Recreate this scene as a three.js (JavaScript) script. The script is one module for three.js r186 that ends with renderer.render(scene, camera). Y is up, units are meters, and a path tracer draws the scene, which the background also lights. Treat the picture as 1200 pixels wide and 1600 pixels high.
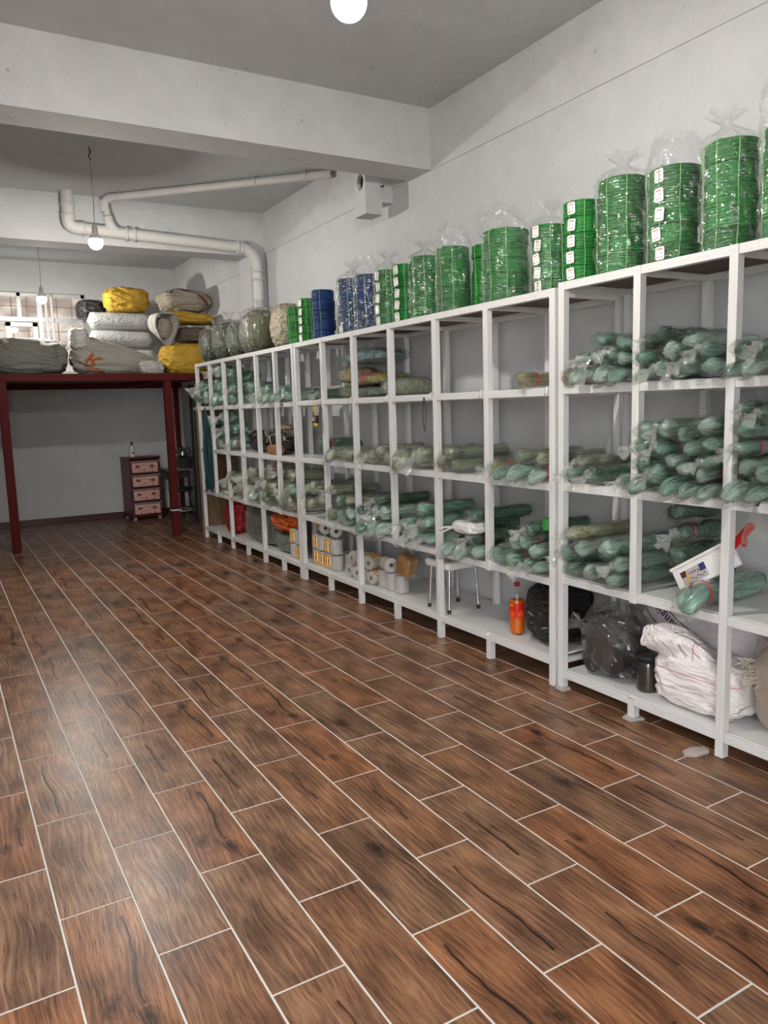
import * as THREE from 'three';
import { RoundedBoxGeometry } from 'three/addons/geometries/RoundedBoxGeometry.js';
import { mergeGeometries, mergeVertices } from 'three/addons/utils/BufferGeometryUtils.js';
import { ImprovedNoise } from 'three/addons/math/ImprovedNoise.js';

// ------------------------------------------------------------------ camera, sky, exposure
const scene = new THREE.Scene();
const camera = new THREE.PerspectiveCamera(67.36, 1200 / 1600, 0.05, 80);
camera.position.set(0, 1.446, 0);
camera.rotation.set(-0.13613, -0.5246, -0.0296, 'YXZ');
scene.add(camera);
const renderer = new THREE.WebGLRenderer({ antialias: true });
renderer.toneMapping = THREE.LinearToneMapping;
renderer.toneMappingExposure = 1.38;
renderer.shadowMap.enabled = true;
scene.background = new THREE.Color().setRGB(9, 9.1, 9.3);       // bright overcast sky, enters through the shop front and the rear window
const BULB = { near: 5.4, mid: 4.8, rear: 4 };                        // candela of the three lamps

// ------------------------------------------------------------------ helpers
function rng(seed) { let a = seed >>> 0; return () => { a = (a + 0x6d2b79f5) | 0; let t = Math.imul(a ^ (a >>> 15), 1 | a); t = (t + Math.imul(t ^ (t >>> 7), 61 | t)) ^ t; return ((t ^ (t >>> 14)) >>> 0) / 4294967296; }; }
const perlin = new ImprovedNoise();
const noise = (x, y, z = 0) => perlin.noise(x, y, z);
const fbm = (x, y, z = 0, o = 4) => { let s = 0, a = 0.5; for (let i = 0; i < o; i++) { s += a * noise(x, y, z); x *= 2.03; y *= 2.03; z = z * 2.03 + 7.1; a *= 0.5; } return s; };
const clamp = (v, a, b) => Math.min(b, Math.max(a, v)), mix = (a, b, t) => a + (b - a) * t, smooth = (a, b, v) => { const t = clamp((v - a) / (b - a), 0, 1); return t * t * (3 - 2 * t); };
const lin = (r, g, b) => new THREE.Color().setRGB(r, g, b), hex = (h) => new THREE.Color(h);

const counts = new Map();
function numbered(name) { const n = counts.get(name) ?? 0; counts.set(name, n + 1); return n ? `${name}_${String(n).padStart(3, '0')}` : name; }
function mesh(name, geo, mat, parent) {
  const m = new THREE.Mesh(geo, mat); m.castShadow = m.receiveShadow = true;
  m.name = parent ? name : numbered(name); (parent ?? scene).add(m); return m;
}
function tag(o, label, category, group) { o.userData.label = label; o.userData.category = category; if (group) o.userData.group = group; return o; }
function thing(name, label, category, [x, y, z] = [0, 0, 0], turn = 0, group) {
  const g = new THREE.Group(); g.name = numbered(name); g.position.set(x, y, z); g.rotation.y = turn; scene.add(g); return tag(g, label, category, group);
}
function structure(name, geo, mat, label, category = 'structure') { const m = mesh(name, geo, mat); m.userData.kind = 'structure'; if (label) { m.userData.label = label; m.userData.category = category; } return m; }
const at = (g, x, y, z) => { g.translate(x, y, z); return g; };
const box = (x0, x1, y0, y1, z0, z1) => at(uvBox(new THREE.BoxGeometry(x1 - x0, y1 - y0, z1 - z0), x1 - x0, y1 - y0, z1 - z0), (x0 + x1) / 2, (y0 + y1) / 2, (z0 + z1) / 2);
function uvBox(g, w, h, d) {   // uv in metres
  const p = g.attributes.position, n = g.attributes.normal, uv = g.attributes.uv;
  for (let i = 0; i < p.count; i++) {
    const ax = Math.abs(n.getX(i)), ay = Math.abs(n.getY(i));
    if (ax > 0.7) uv.setXY(i, p.getZ(i), p.getY(i)); else if (ay > 0.7) uv.setXY(i, p.getX(i), p.getZ(i)); else uv.setXY(i, p.getX(i), p.getY(i));
  }
  return g;
}
const rbox = (x0, x1, y0, y1, z0, z1, r = 0.004, seg = 1) => at(new RoundedBoxGeometry(x1 - x0, y1 - y0, z1 - z0, seg, r), (x0 + x1) / 2, (y0 + y1) / 2, (z0 + z1) / 2);
const V = (x, y, z) => new THREE.Vector3(x, y, z);
const tube = (pts, r, seg = 24, rad = 8, closed = false) => new THREE.TubeGeometry(new THREE.CatmullRomCurve3(pts.map((p) => V(...p)), closed, 'centripetal'), seg, r, rad, closed);
const polytube = (pts, r, rad = 8) => { const c = new THREE.CurvePath(); for (let i = 1; i < pts.length; i++) c.add(new THREE.LineCurve3(V(...pts[i - 1]), V(...pts[i]))); return new THREE.TubeGeometry(c, pts.length * 3, r, rad); };
function rod(a, b, r0, r1 = r0, rad = 16) { const A = V(...a), B = V(...b), d = B.clone().sub(A), g = new THREE.CylinderGeometry(r1, r0, d.length(), rad); g.applyQuaternion(new THREE.Quaternion().setFromUnitVectors(V(0, 1, 0), d.clone().normalize())); return at(g, ...A.add(B).multiplyScalar(0.5).toArray()); }
const lathe = (pts, seg = 24) => new THREE.LatheGeometry(pts.map(([r, y]) => new THREE.Vector2(r, y)), seg);
const merge = (list) => mergeGeometries(list.map((g) => (g.index ? g.toNonIndexed() : g)));
// grid surface from f(u, v) -> [x, y, z]; u wraps when closed
function surface(nu, nv, f, closed = true, caps = true) {
  const P = [], UV = [], I = [];
  for (let j = 0; j <= nv; j++) for (let i = 0; i <= nu; i++) { const p = f(i / nu, j / nv); P.push(...p); UV.push(i / nu, j / nv); }
  const w = nu + 1;
  for (let j = 0; j < nv; j++) for (let i = 0; i < nu; i++) { const a = j * w + i; I.push(a, a + 1, a + w, a + 1, a + w + 1, a + w); }
  const g = new THREE.BufferGeometry();
  g.setAttribute('position', new THREE.Float32BufferAttribute(P, 3)); g.setAttribute('uv', new THREE.Float32BufferAttribute(UV, 2)); g.setIndex(I); g.computeVertexNormals();
  if (closed) {   // share normals over the seam
    const n = g.attributes.normal;
    for (let j = 0; j <= nv; j++) { const a = j * w, b = a + nu, s = V(n.getX(a) + n.getX(b), n.getY(a) + n.getY(b), n.getZ(a) + n.getZ(b)).normalize(); n.setXYZ(a, s.x, s.y, s.z); n.setXYZ(b, s.x, s.y, s.z); }
  }
  return g;
}

// ------------------------------------------------------------------ computed textures
function dataTex(w, h, f, srgb = false, repeat = true) {
  const d = new Uint8Array(w * h * 4);
  for (let y = 0; y < h; y++) for (let x = 0; x < w; x++) { const c = f(x / w, y / h, x, y), i = (y * w + x) * 4; d[i] = clamp(c[0], 0, 255); d[i + 1] = clamp(c[1], 0, 255); d[i + 2] = clamp(c[2], 0, 255); d[i + 3] = 255; }
  const t = new THREE.DataTexture(d, w, h); t.magFilter = THREE.LinearFilter; t.minFilter = THREE.LinearMipmapLinearFilter; t.generateMipmaps = true;
  if (repeat) t.wrapS = t.wrapT = THREE.RepeatWrapping; if (srgb) t.colorSpace = THREE.SRGBColorSpace; t.needsUpdate = true; return t;
}
const grey = (w, h, f, srgb) => dataTex(w, h, (u, v, x, y) => { const c = f(u, v, x, y) * 255; return [c, c, c]; }, srgb);
function canvasTex(w, h, draw) { const c = document.createElement('canvas'); c.width = w; c.height = h; draw(c.getContext('2d'), w, h); const t = new THREE.CanvasTexture(c); t.colorSpace = THREE.SRGBColorSpace; t.magFilter = THREE.LinearFilter; return t; }
const rep = (t, x, y) => { const c = t.clone(); c.repeat.set(x, y); c.needsUpdate = true; return c; };
// periodic noise on the unit square
const pn = (u, v, f, z = 0) => { const a = noise(u * f, v * f, z), b = noise((u - 1) * f, v * f, z), c = noise(u * f, (v - 1) * f, z), d = noise((u - 1) * f, (v - 1) * f, z); return mix(mix(a, b, u), mix(c, d, u), v); };

const plasterMap = grey(512, 512, (u, v) => 0.94 + 0.035 * pn(u, v, 5, 1) + 0.03 * pn(u, v, 14, 4) + 0.02 * pn(u, v, 60, 2) - (pn(u, v, 40, 9) > 0.52 ? 0.12 : 0), true);
const plasterBump = grey(512, 512, (u, v) => 0.5 + 0.25 * pn(u, v, 9, 3) + 0.15 * pn(u, v, 30, 5) + 0.12 * pn(u, v, 90, 6));
const strandMap = grey(256, 256, (u, v) => 0.88 + 0.24 * noise(u * 46, v * 2.2, 3) + 0.30 * noise(u * 16, v * 1.4, 8) + 0.14 * noise(u * 100, v * 4, 12), true);
const strandBump = grey(256, 256, (u, v) => 0.5 + 0.35 * noise(u * 46, v * 2.2, 3) + 0.3 * noise(u * 100, v * 4, 12));
const filmBump = grey(512, 512, (u, v) => { const a = 1 - Math.abs(pn(u, v, 7, 2)) * 2.2, b = 1 - Math.abs(pn(u, v, 17, 5)) * 2.2, c = 1 - Math.abs(pn(u, v, 34, 8)) * 2; return clamp(0.45 * a + 0.33 * b + 0.18 * c, 0, 1); });
const weaveBump = grey(128, 128, (u, v, x, y) => 0.5 + 0.35 * Math.sin(x * Math.PI / 2) * Math.sin(y * Math.PI / 2));
const clothBump = grey(256, 256, (u, v) => { const a = 1 - Math.abs(pn(u, v, 5, 12)) * 2.2, b = 1 - Math.abs(pn(u, v, 12, 15)) * 2.2; return clamp(0.6 * a + 0.35 * b, 0, 1); });
const brush = grey(256, 256, (u, v) => 0.93 + 0.05 * noise(u * 60, v * 5, 2) + 0.06 * pn(u, v, 6, 3), true);

// wood print on the glazed floor tiles: eight prints
function woodPrint(seed) {
  const R = rng(seed), W = 352, H = 1024, knots = [], n = Math.floor(R() * 3);
  for (let i = 0; i < n; i++) knots.push([0.2 + 0.6 * R(), 0.1 + 0.8 * R(), 0.10 + 0.10 * R(), 0.5 + 0.7 * R()]);
  const crack = R() < 0.65 ? [0.25 + 0.5 * R(), R() * 0.4, 0.5 + R() * 0.5, R() * 9] : null, oz = R() * 90, warm = 0.94 + R() * 0.12, tilt = (R() - 0.5) * 0.3, light = 0.94 + R() * 0.14;
  return dataTex(W, H, (u, v) => {
    let x = u + tilt * (v - 0.5) + 0.16 * fbm(u * 1.3, v * 2.0, oz, 2), dark = 0;
    for (const [kx, ky, kr, ks] of knots) {
      const dx = (u - kx) / kr, dy = (v - ky) / kr * 1.9, d = Math.hypot(dx * 1.2, dy);
      x += ks * 0.12 * Math.exp(-d * d * 0.16) * Math.sign(dx || 1) * (1 - Math.exp(-Math.abs(dx)));
      dark += 0.62 * Math.exp(-d * d * (2.0 + 1.4 * noise(u * 12, v * 26, oz + 3))) + 0.22 * Math.exp(-d * d * 0.2) * (0.6 + noise(u * 5, v * 9, oz)) + (d < 2.4 ? 0.10 * Math.sin(d * 9 + 3 * noise(u * 8, v * 18, oz)) * (1 - d / 2.4) : 0);
    }
    const w = fbm(x * 3, v * 1.6, oz + 5, 2), ring = Math.sin(x * 60 + 8 * w), pore = smooth(0.08, 0.36, noise(x * 85, v * 9, oz + 9)), fibre = noise(x * 150, v * 22, oz + 2), streak = noise(x * 22, v * 2.2, oz + 60);
    const cloud = fbm(u * 2.0, v * 3.0, oz + 20, 2);
    if (crack && v > crack[1] && v < crack[2]) { const cx = crack[0] + 0.12 * noise(v * 2.6, crack[3]) + 0.02 * noise(v * 13, crack[3] + 5), ww = 0.014 + 0.008 * noise(v * 20, 3), dd = Math.abs(u - cx); dark += 0.62 * smooth(ww * 1.7, 0, dd) + 0.2 * smooth(0.08, 0, dd); }
    let t = 0.68 + 0.09 * ring * (0.6 + streak) - 0.22 * pore + 0.10 * fibre + 0.20 * streak + 0.55 * cloud - dark * 0.8;
    t = clamp(t, 0, 1);
    const f = light * (0.97 + 0.06 * noise(u * 170, v * 420, oz));
    return [mix(44, 206, t) * f * warm, mix(29, 150, Math.pow(t, 1.08)) * f, mix(22, 110, Math.pow(t, 1.12)) * f / warm];
  }, true, false);
}
// ------------------------------------------------------------------ materials of the setting
const M = {};
const std = (o) => new THREE.MeshStandardMaterial(o), phys = (o) => new THREE.MeshPhysicalMaterial(o);
M.wall = std({ color: lin(0.635, 0.645, 0.65), map: rep(plasterMap, 0.6, 0.6), bumpMap: rep(plasterBump, 0.6, 0.6), bumpScale: 0.006, roughness: 0.85 });
M.ceiling = std({ color: lin(0.57, 0.59, 0.60), map: rep(plasterMap, 0.45, 0.45), bumpMap: rep(plasterBump, 0.45, 0.45), bumpScale: 0.006, roughness: 0.9 });
M.whiteSteel = std({ color: lin(0.82, 0.82, 0.81), map: brush, roughness: 0.38 });
M.board = std({ color: lin(0.74, 0.74, 0.73), roughness: 0.32 });
M.brownBoard = std({ color: lin(0.115, 0.062, 0.040), map: rep(strandMap, 1, 1), roughness: 0.6 });
M.redSteel = phys({ color: lin(0.10, 0.006, 0.006), map: brush, roughness: 0.6, specularIntensity: 0.4 });
M.darkWood = std({ color: lin(0.10, 0.065, 0.045), map: strandMap, roughness: 0.7 });
M.grout = std({ color: lin(0.78, 0.76, 0.72), roughness: 0.8 });
M.pane = phys({ color: lin(1, 1, 1), transmission: 1, roughness: 0.02, thickness: 0, ior: 1.45 });
M.aluminium = std({ color: lin(0.55, 0.55, 0.54), roughness: 0.4, metalness: 0.3 });
M.blackPlastic = std({ color: lin(0.02, 0.02, 0.02), roughness: 0.6 });
M.flueDark = std({ color: lin(0.05, 0.045, 0.04), roughness: 0.95 });  // near-black colour stands in for the dark depth of the flue hole
M.rust = std({ color: lin(0.16, 0.09, 0.06), roughness: 0.8 });
M.paintedPipe = std({ color: lin(0.70, 0.69, 0.67), map: rep(plasterMap, 1, 3), bumpMap: rep(plasterBump, 1, 3), bumpScale: 0.004, roughness: 0.6 });

const XR = 3.15, XL = -2.6, ZB = -11.2, ZF = 1.3, CE = 3.46;
// ------------------------------------------------------------------ floor: grout bed and a tile each
{
  const floor = new THREE.Group(); floor.name = 'floor'; scene.add(floor);
  floor.userData = { kind: 'structure', label: 'brown wood-look ceramic tile floor with white joints', category: 'floor' };
  mesh('grout_bed', box(XL - 0.2, XR + 0.2, -0.15, -0.0012, ZB - 0.2, ZF + 0.2), M.grout, floor);
  const px = 0.2065, pz = 0.6025, gap = 0.0055, X0 = 0.183, Z0 = -2.2615;
  const w = px - gap, d = pz - gap;
  const flat = (fu, fv) => {   // bevelled slab, top face with its own uv
    const b = 0.0012, t = 0.007, hx = w / 2, hz = d / 2;
    const P = [], UV = [], I = [], ring = (ix, y) => [[-hx + ix, y, -hz + ix], [hx - ix, y, -hz + ix], [hx - ix, y, hz - ix], [-hx + ix, y, hz - ix]];
    const put = (p) => { P.push(...p); let u = (p[0] + hx) / w, v = (p[2] + hz) / d; UV.push(fu ? 1 - u : u, fv ? 1 - v : v); return P.length / 3 - 1; };
    const A = ring(b, 0).map(put), B0 = ring(b, 0).map(put), B1 = ring(0, -b).map(put), C0 = ring(0, -b).map(put), C1 = ring(0, -t).map(put);
    I.push(A[0], A[2], A[1], A[0], A[3], A[2]);
    const side = (p, q) => { for (let i = 0; i < 4; i++) { const j = (i + 1) % 4; I.push(p[i], p[j], q[i], p[j], q[j], q[i]); } };
    side(B0, B1); side(C0, C1);
    const g = new THREE.BufferGeometry(); g.setAttribute('position', new THREE.Float32BufferAttribute(P, 3)); g.setAttribute('uv', new THREE.Float32BufferAttribute(UV, 2)); g.setIndex(I);
    const nn = g.toNonIndexed(); nn.computeVertexNormals(); return nn;
  };
  const geos = [flat(0, 0), flat(1, 0), flat(0, 1), flat(1, 1)];
  const mats = [];
  for (let i = 0; i < 8; i++) { const t = woodPrint(100 + i * 17); mats.push(phys({ map: t, bumpMap: t, bumpScale: 0.0006, roughness: 0.3, specularIntensity: 0.6, color: lin(0.80, 0.815, 0.83) })); }
  camera.updateMatrixWorld(); camera.updateProjectionMatrix();
  const fr = new THREE.Frustum().setFromProjectionMatrix(new THREE.Matrix4().multiplyMatrices(camera.projectionMatrix, camera.matrixWorldInverse));
  const tiles = [], R = rng(5), cam = camera.position;
  for (let i = -14; i < 15; i++) {
    const x = X0 + (i + 0.5) * px; if (x - px / 2 < XL - 0.2 || x - w / 2 > XR) continue;
    const off = i & 1 ? pz / 2 : 0;
    for (let k = -16; k < 9; k++) {
      const z = Z0 + off + (k + 0.5) * pz; if (z < ZB - 0.2 || z > ZF + 0.1) continue;
      const bb = new THREE.Box3(V(x - px / 2, -0.01, z - pz / 2), V(x + px / 2, 0, z + pz / 2));
      const hidden = x > 2.85;    // under the shelves
      tiles.push({ x, z, seen: fr.intersectsBox(bb) && !hidden, dist: Math.hypot(x, z), m: Math.floor(R() * 8), g: Math.floor(R() * 4), dy: (R() - 0.5) * 0.0006 });
    }
  }
  tiles.sort((a, b) => (b.seen - a.seen) || a.dist - b.dist);
  const rest = mats.map(() => []);
  tiles.forEach((t, i) => {
    if (t.seen && i < 300) { const m = mesh('tile', geos[t.g], mats[t.m], floor); m.position.set(t.x, t.dy, t.z); }
    else rest[t.m].push(at(geos[t.g].clone(), t.x, t.dy, t.z));
  });
  rest.forEach((l, k) => { if (l.length) mesh('tile_field', mergeGeometries(l), mats[k], floor).userData.kind = 'stuff'; });
}
// ------------------------------------------------------------------ walls, ceiling, beams
structure('wall_right', box(XR, XR + 0.2, -0.15, CE + 0.2, ZB - 0.2, ZF + 0.2), M.wall, 'long white plastered wall behind the shelves', 'wall');
structure('wall_left', box(XL - 0.2, XL, -0.15, CE + 0.2, ZB - 0.2, ZF + 0.2), M.wall, 'white plastered wall opposite the shelves', 'wall');
structure('ceiling', box(XL - 0.2, XR + 0.2, CE, CE + 0.2, ZB - 0.2, ZF + 0.2), M.ceiling, 'grey-white plastered ceiling', 'ceiling');
structure('trim_1', box(XL, XR, 3.06, CE, -4.93, -4.64), M.wall, 'deep white ceiling beam crossing the room', 'beam');
structure('trim_2', box(XL, XR, 3.03, CE, -8.1, -7.79), M.wall, 'rear white ceiling beam behind the painted pipes', 'beam');
structure('trim_3', box(XR - 0.009, XR, 3.06, CE, -4.64, ZF), M.wall, 'shallow white beam band along the top of the near right wall', 'beam');
structure('trim_4', box(XR - 0.009, XR, 3.06, CE, -7.79, -4.93), M.wall, 'shallow white beam band on the right wall between the two ceiling beams', 'beam');
structure('trim_5', box(2.985, XR, 0, CE, -8.1, -7.765), M.wall, 'white square column in the corner under the rear beam', 'column');
structure('trim_6', box(XR - 0.009, XR, 2.98, CE, ZB, -8.1), M.wall, 'shallow white beam band on the rear room wall above the loft', 'beam');
structure('wall_added_blocker', box(XL, 0.17, 0, 3.06, -4.91, -4.72), M.wall, 'added unseen wall under the deep beam, keeping daylight off the rear', 'wall');  // out of view, added to hold daylight off the area beneath the loft
// rear wall with the window opening
{
  const wx0 = -0.55, wx1 = 1.93, wy0 = 2.0, wy1 = 3.06, z0 = ZB - 0.2, z1 = ZB;
  const g = merge([box(XL - 0.2, XR + 0.2, -0.15, wy0, z0, z1), box(XL - 0.2, XR + 0.2, wy1, CE + 0.2, z0, z1), box(XL - 0.2, wx0, wy0, wy1, z0, z1), box(wx1, XR + 0.2, wy0, wy1, z0, z1)]);
  structure('wall_back', g, M.wall, 'white plastered rear wall with the barred window', 'wall');
  structure('baseboard_back', merge([rbox(XL, XR, 0, 0.085, ZB, ZB + 0.012, 0.003)]), std({ color: lin(0.06, 0.018, 0.014), roughness: 0.35 }), 'dark red-brown tiled skirting along the rear wall', 'baseboard');
  const win = new THREE.Group(); win.name = 'window_1'; scene.add(win); win.userData = { kind: 'structure', label: 'grey metal framed window with bars above the loft', category: 'window' };
  const zf = ZB - 0.10, fr = (x0, x1, y0, y1, d = 0.06) => rbox(x0, x1, y0, y1, zf - d / 2, zf + d / 2, 0.004);
  for (const [n, g2] of [['frame_top', fr(wx0, wx1, wy1 - 0.05, wy1)], ['frame_bottom', fr(wx0, wx1, wy0, wy0 + 0.05)], ['frame_side', fr(wx0, wx0 + 0.05, wy0, wy1)], ['frame_side', fr(wx1 - 0.05, wx1, wy0, wy1)],
    ['transom', fr(wx0, wx1, 2.69, 2.75)], ['mullion', fr(1.33, 1.39, wy0, wy1, 0.08)], ['mullion', fr(0.20, 0.26, wy0, wy1, 0.08)], ['glazing_bar', fr(1.09, 1.14, 2.74, wy1)], ['glazing_bar', fr(0.66, 0.71, 2.74, wy1)]]) mesh(n, g2, M.aluminium, win);
  const sash = mesh('sash', merge([rbox(0.93, 1.32, 2.62, 2.68, zf - 0.05, zf + 0.05, 0.006), rbox(0.93, 1.32, 2.05, 2.11, zf - 0.05, zf + 0.05, 0.006), rbox(0.93, 1.0, 2.05, 2.68, zf - 0.05, zf + 0.05, 0.006), rbox(1.25, 1.32, 2.05, 2.68, zf - 0.05, zf + 0.05, 0.006)]), M.aluminium, win); void sash;
  for (const [x0, x1, y0, y1] of [[wx0 + 0.05, 0.2, 2.05, 2.69], [0.26, 1.33, 2.05, 2.69], [1.39, wx1 - 0.05, 2.05, 2.69], [wx0 + 0.05, 0.66, 2.75, 3.01], [0.71, 1.09, 2.75, 3.01], [1.14, wx1 - 0.05, 2.75, 3.01]]) mesh('pane', box(x0, x1, y0, y1, zf - 0.002, zf + 0.002), M.pane, win);
  for (let i = 0; i < 13; i++) mesh('bar', rod([wx0 + 0.1 + i * 0.185, wy0, ZB - 0.17], [wx0 + 0.1 + i * 0.185, wy1, ZB - 0.17], 0.006, 0.006, 6), M.rust, win);
  for (const y of [2.2, 2.4, 2.58, 2.9]) mesh('bar', rod([wx0, y, ZB - 0.18], [wx1, y, ZB - 0.18], 0.005, 0.005, 6), M.rust, win);
}
// shop front behind the photographer: wide glazed opening
{
  const x0 = -2.5, x1 = 0.3, y1 = 2.85, z0 = ZF, z1 = ZF + 0.2;
  structure('wall_front', merge([box(XL - 0.2, x0, -0.15, CE + 0.2, z0, z1), box(x1, XR + 0.2, -0.15, CE + 0.2, z0, z1), box(x0, x1, y1, CE + 0.2, z0, z1)]), M.wall, 'white street wall around the glazed shop front', 'wall');
  const sf = new THREE.Group(); sf.name = 'window_2'; scene.add(sf); sf.userData = { kind: 'structure', label: 'wide glazed shop front', category: 'window' };
  for (const x of [x0, -1.6, -0.68, x1 - 0.06]) mesh('mullion', rbox(x, x + 0.06, 0, y1, z0 + 0.07, z0 + 0.13), M.aluminium, sf);
  mesh('frame_top', rbox(x0, x1, y1 - 0.06, y1, z0 + 0.07, z0 + 0.13), M.aluminium, sf);
  for (const [a, b] of [[x0 + 0.06, -1.6], [-1.54, -0.68], [-0.62, x1 - 0.06]]) mesh('pane', box(a, b, 0.0, y1 - 0.06, z0 + 0.098, z0 + 0.102), M.pane, sf);
}
// outside: street paving in front, stony bank behind the rear window
structure('ground_outside', merge([box(-25, 25, -0.35, -0.16, ZF + 0.2, 30), box(-25, 25, -0.35, -0.16, -30, ZB - 0.2)]), std({ color: lin(0.30, 0.29, 0.27), roughness: 0.9 }), 'pale paving outside', 'ground');
{
  const g = surface(60, 24, (u, v) => { const x = mix(-9, 12, u), y = mix(-0.2, 9, v); return [x, y, -15.2 - y * 0.55 + 0.5 * fbm(x * 0.9, y * 0.9, 3) + 0.12 * noise(x * 5, y * 5, 1)]; }, false);
  const t = dataTex(256, 256, (u, v) => { const a = 0.55 + 0.5 * pn(u, v, 9, 3) + 0.35 * pn(u, v, 26, 5), c = smooth(0.35, 0.7, a); return [mix(150, 240, c), mix(122, 226, c), mix(98, 206, c)]; }, true);
  structure('hillside', g, std({ map: rep(t, 4, 2), roughness: 0.95, color: lin(0.075, 0.072, 0.069), side: THREE.DoubleSide }), 'pale brown stony bank outside the rear window', 'hillside');
}
// ------------------------------------------------------------------ lamps
function bulb(label, [x, y, z], r, cordTop, cd) {
  const t = thing('hanging_bulb', label, 'lamp', [x, y, z]);
  const pts = []; for (let i = 0; i <= 10; i++) { const a = 1.982 * i / 10; pts.push([Math.max(0.0005, r * Math.sin(a)), -r * Math.cos(a)]); }
  mesh('glass_bulb', lathe(pts, 24), std({ color: lin(0.9, 0.9, 0.9), emissive: lin(1, 0.97, 0.9), emissiveIntensity: 14, roughness: 0.4, side: THREE.DoubleSide }), t);
  mesh('lamp_base', lathe([[r * 0.917, r * 0.4], [r * 0.92, r * 0.45], [r * 0.7, r * 0.8], [r * 0.42, r * 1.12], [0.02, r * 1.25], [0.02, r * 1.3]], 24), std({ color: lin(0.75, 0.75, 0.74), roughness: 0.4, side: THREE.DoubleSide }), t);   // opaque upper half of the lamp: its light goes down and sideways
  mesh('socket', lathe([[0.0005, 0.14], [0.01, 0.139], [0.021, 0.115], [0.024, r * 1.25], [0.0005, r * 1.22]], 16), std({ color: lin(0.5, 0.5, 0.49), roughness: 0.5 }), t);
  mesh('cord', tube([[0, 0.13, 0], [0.006, (cordTop - y) * 0.5, 0.004], [0, cordTop - y, 0]], 0.0035, 12, 6), std({ color: lin(0.3, 0.3, 0.29), roughness: 0.6 }), t);
  mesh('ceiling_hook', tube([[0, cordTop - y, 0], [0.012, cordTop - y - 0.03, 0], [-0.004, cordTop - y - 0.06, 0], [0.01, cordTop - y - 0.09, 0]], 0.005, 10, 6), M.blackPlastic, t);
  const l = new THREE.PointLight(lin(1, 0.95, 0.88), cd); l.castShadow = true; l.shadow.radius = 0.4 * r / 0.02; l.position.y = r * 0.05; l.name = 'glow'; t.add(l);
  return t;
}
bulb('glowing bulb hanging in front of the deep beam', [1.313, 2.77, -2.401], 0.06, 3.46, BULB.near);
bulb('glowing bulb hanging on a thin cord in front of the painted pipes', [1.215, 2.765, -6.41], 0.055, 3.46, BULB.mid);
bulb('glowing bulb hanging on a cord before the barred window', [1.19, 2.76, -9.6], 0.055, 3.46, BULB.rear);
M.chip = std({ color: lin(0.50, 0.47, 0.43), map: plasterMap, roughness: 0.8 });
// ------------------------------------------------------------------ white steel shelf units
const XF = 2.62;                       // front face of the posts, back of the rear posts
const UNITS = {
  A: { z: [-2.80, -2.342, -1.885, -1.43, -0.975, -0.52], lv: [0.105, 0.588, 1.05, 1.517, 2.003], label: 'white steel shelf unit holding the largest green rope stacks and the big twine piles' },
  B: { z: [-5.93, -5.432, -4.926, -4.41, -3.885, -3.385, -2.862], lv: [0.145, 0.56, 1.043, 1.512, 1.985], label: 'white steel shelf unit with the orange drink bottle on its bottom board' },
  C: { z: [-8.69, -8.227, -7.774, -7.311, -6.846, -6.392, -5.985], lv: [0.13, 0.56, 1.035, 1.505, 1.985], label: 'white steel shelf unit ending beside the red loft post', back: 2.968 },
};
const top = (u, l) => UNITS[u].lv[l];
const hookGeo = tube([[0, 0, 0], [-0.012, -0.004, 0], [-0.02, -0.025, 0], [-0.034, -0.042, 0], [-0.05, -0.034, 0], [-0.052, -0.012, 0]], 0.004, 14, 6);
for (const [key, U] of Object.entries(UNITS)) {
  const t = thing('shelf_unit', U.label, 'shelf', [XF, 0, (U.z[0] + U.z.at(-1)) / 2], 0);
  const XK = U.back ?? 3.10, ox = XF, oz = t.position.z, L = (g) => at(g, -ox, 0, -oz), s = 0.019, H = U.lv[4];
  const cut = key === 'A' ? 1 : 0;
  U.z.forEach((z, i) => {
    const full = key === 'A' ? i % 2 === 0 : i % 2 === 0;
    mesh('front_post', L(rbox(XF, XF + 2 * s, full ? 0 : U.lv[1] - 0.045, H, z - s, z + s, 0.003)), M.whiteSteel, t);
    if (!full) mesh('foot', L(rbox(XF, XF + 2 * s, 0, U.lv[0] - 0.012, z - s, z + s, 0.003)), M.whiteSteel, t);
    mesh('rear_post', L(rbox(XK - 2 * s, XK, 0, H - 0.002, z - s, z + s, 0.003)), M.whiteSteel, t);
    for (const [l, y] of U.lv.entries()) mesh('crossbar', L(rbox(XF + 2 * s, XK - 2 * s, y - 0.04, y - 0.012, z - 0.012, z + 0.012, 0.003)), M.whiteSteel, t);
    if (key !== 'A') { const h = mesh('hook', hookGeo, M.whiteSteel, t); h.position.set(0.004, U.lv[3] + 0.01, z - oz - 0.03); h.rotation.y = 0.5; }
  });
  const z0 = Math.min(...U.z) + s, z1 = Math.max(...U.z) - s;
  for (const [l, y] of U.lv.entries()) {
    for (let i = 1; i < U.z.length; i++) { const a = Math.min(U.z[i], U.z[i - 1]) + s, b = Math.max(U.z[i], U.z[i - 1]) - s; mesh('front_rail', L(rbox(XF + 0.003, XF + 0.035, y - 0.038, y, l === 4 || true ? a : z0, b, 0.003)), M.whiteSteel, t); }
    mesh('rear_rail', L(rbox(XK - 0.034, XK - 0.004, y - 0.042, y - 0.002, z0, z1, 0.003)), M.whiteSteel, t);
    const nb = l === 4 ? 3 : 2, zs = [...Array(nb + 1)].map((_, i) => mix(z0, z1, i / nb));
    for (let i = 0; i < nb; i++) mesh('board', L(at(uvBox(new THREE.BoxGeometry(XK - XF - 0.02, 0.011, zs[i + 1] - zs[i] - 0.004)), (XF + XK) / 2 + 0.012, y - (l === 4 ? 0.006 : 0.003), (zs[i] + zs[i + 1]) / 2)), l === 4 ? M.brownBoard : M.board, t);
  }
}
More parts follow.
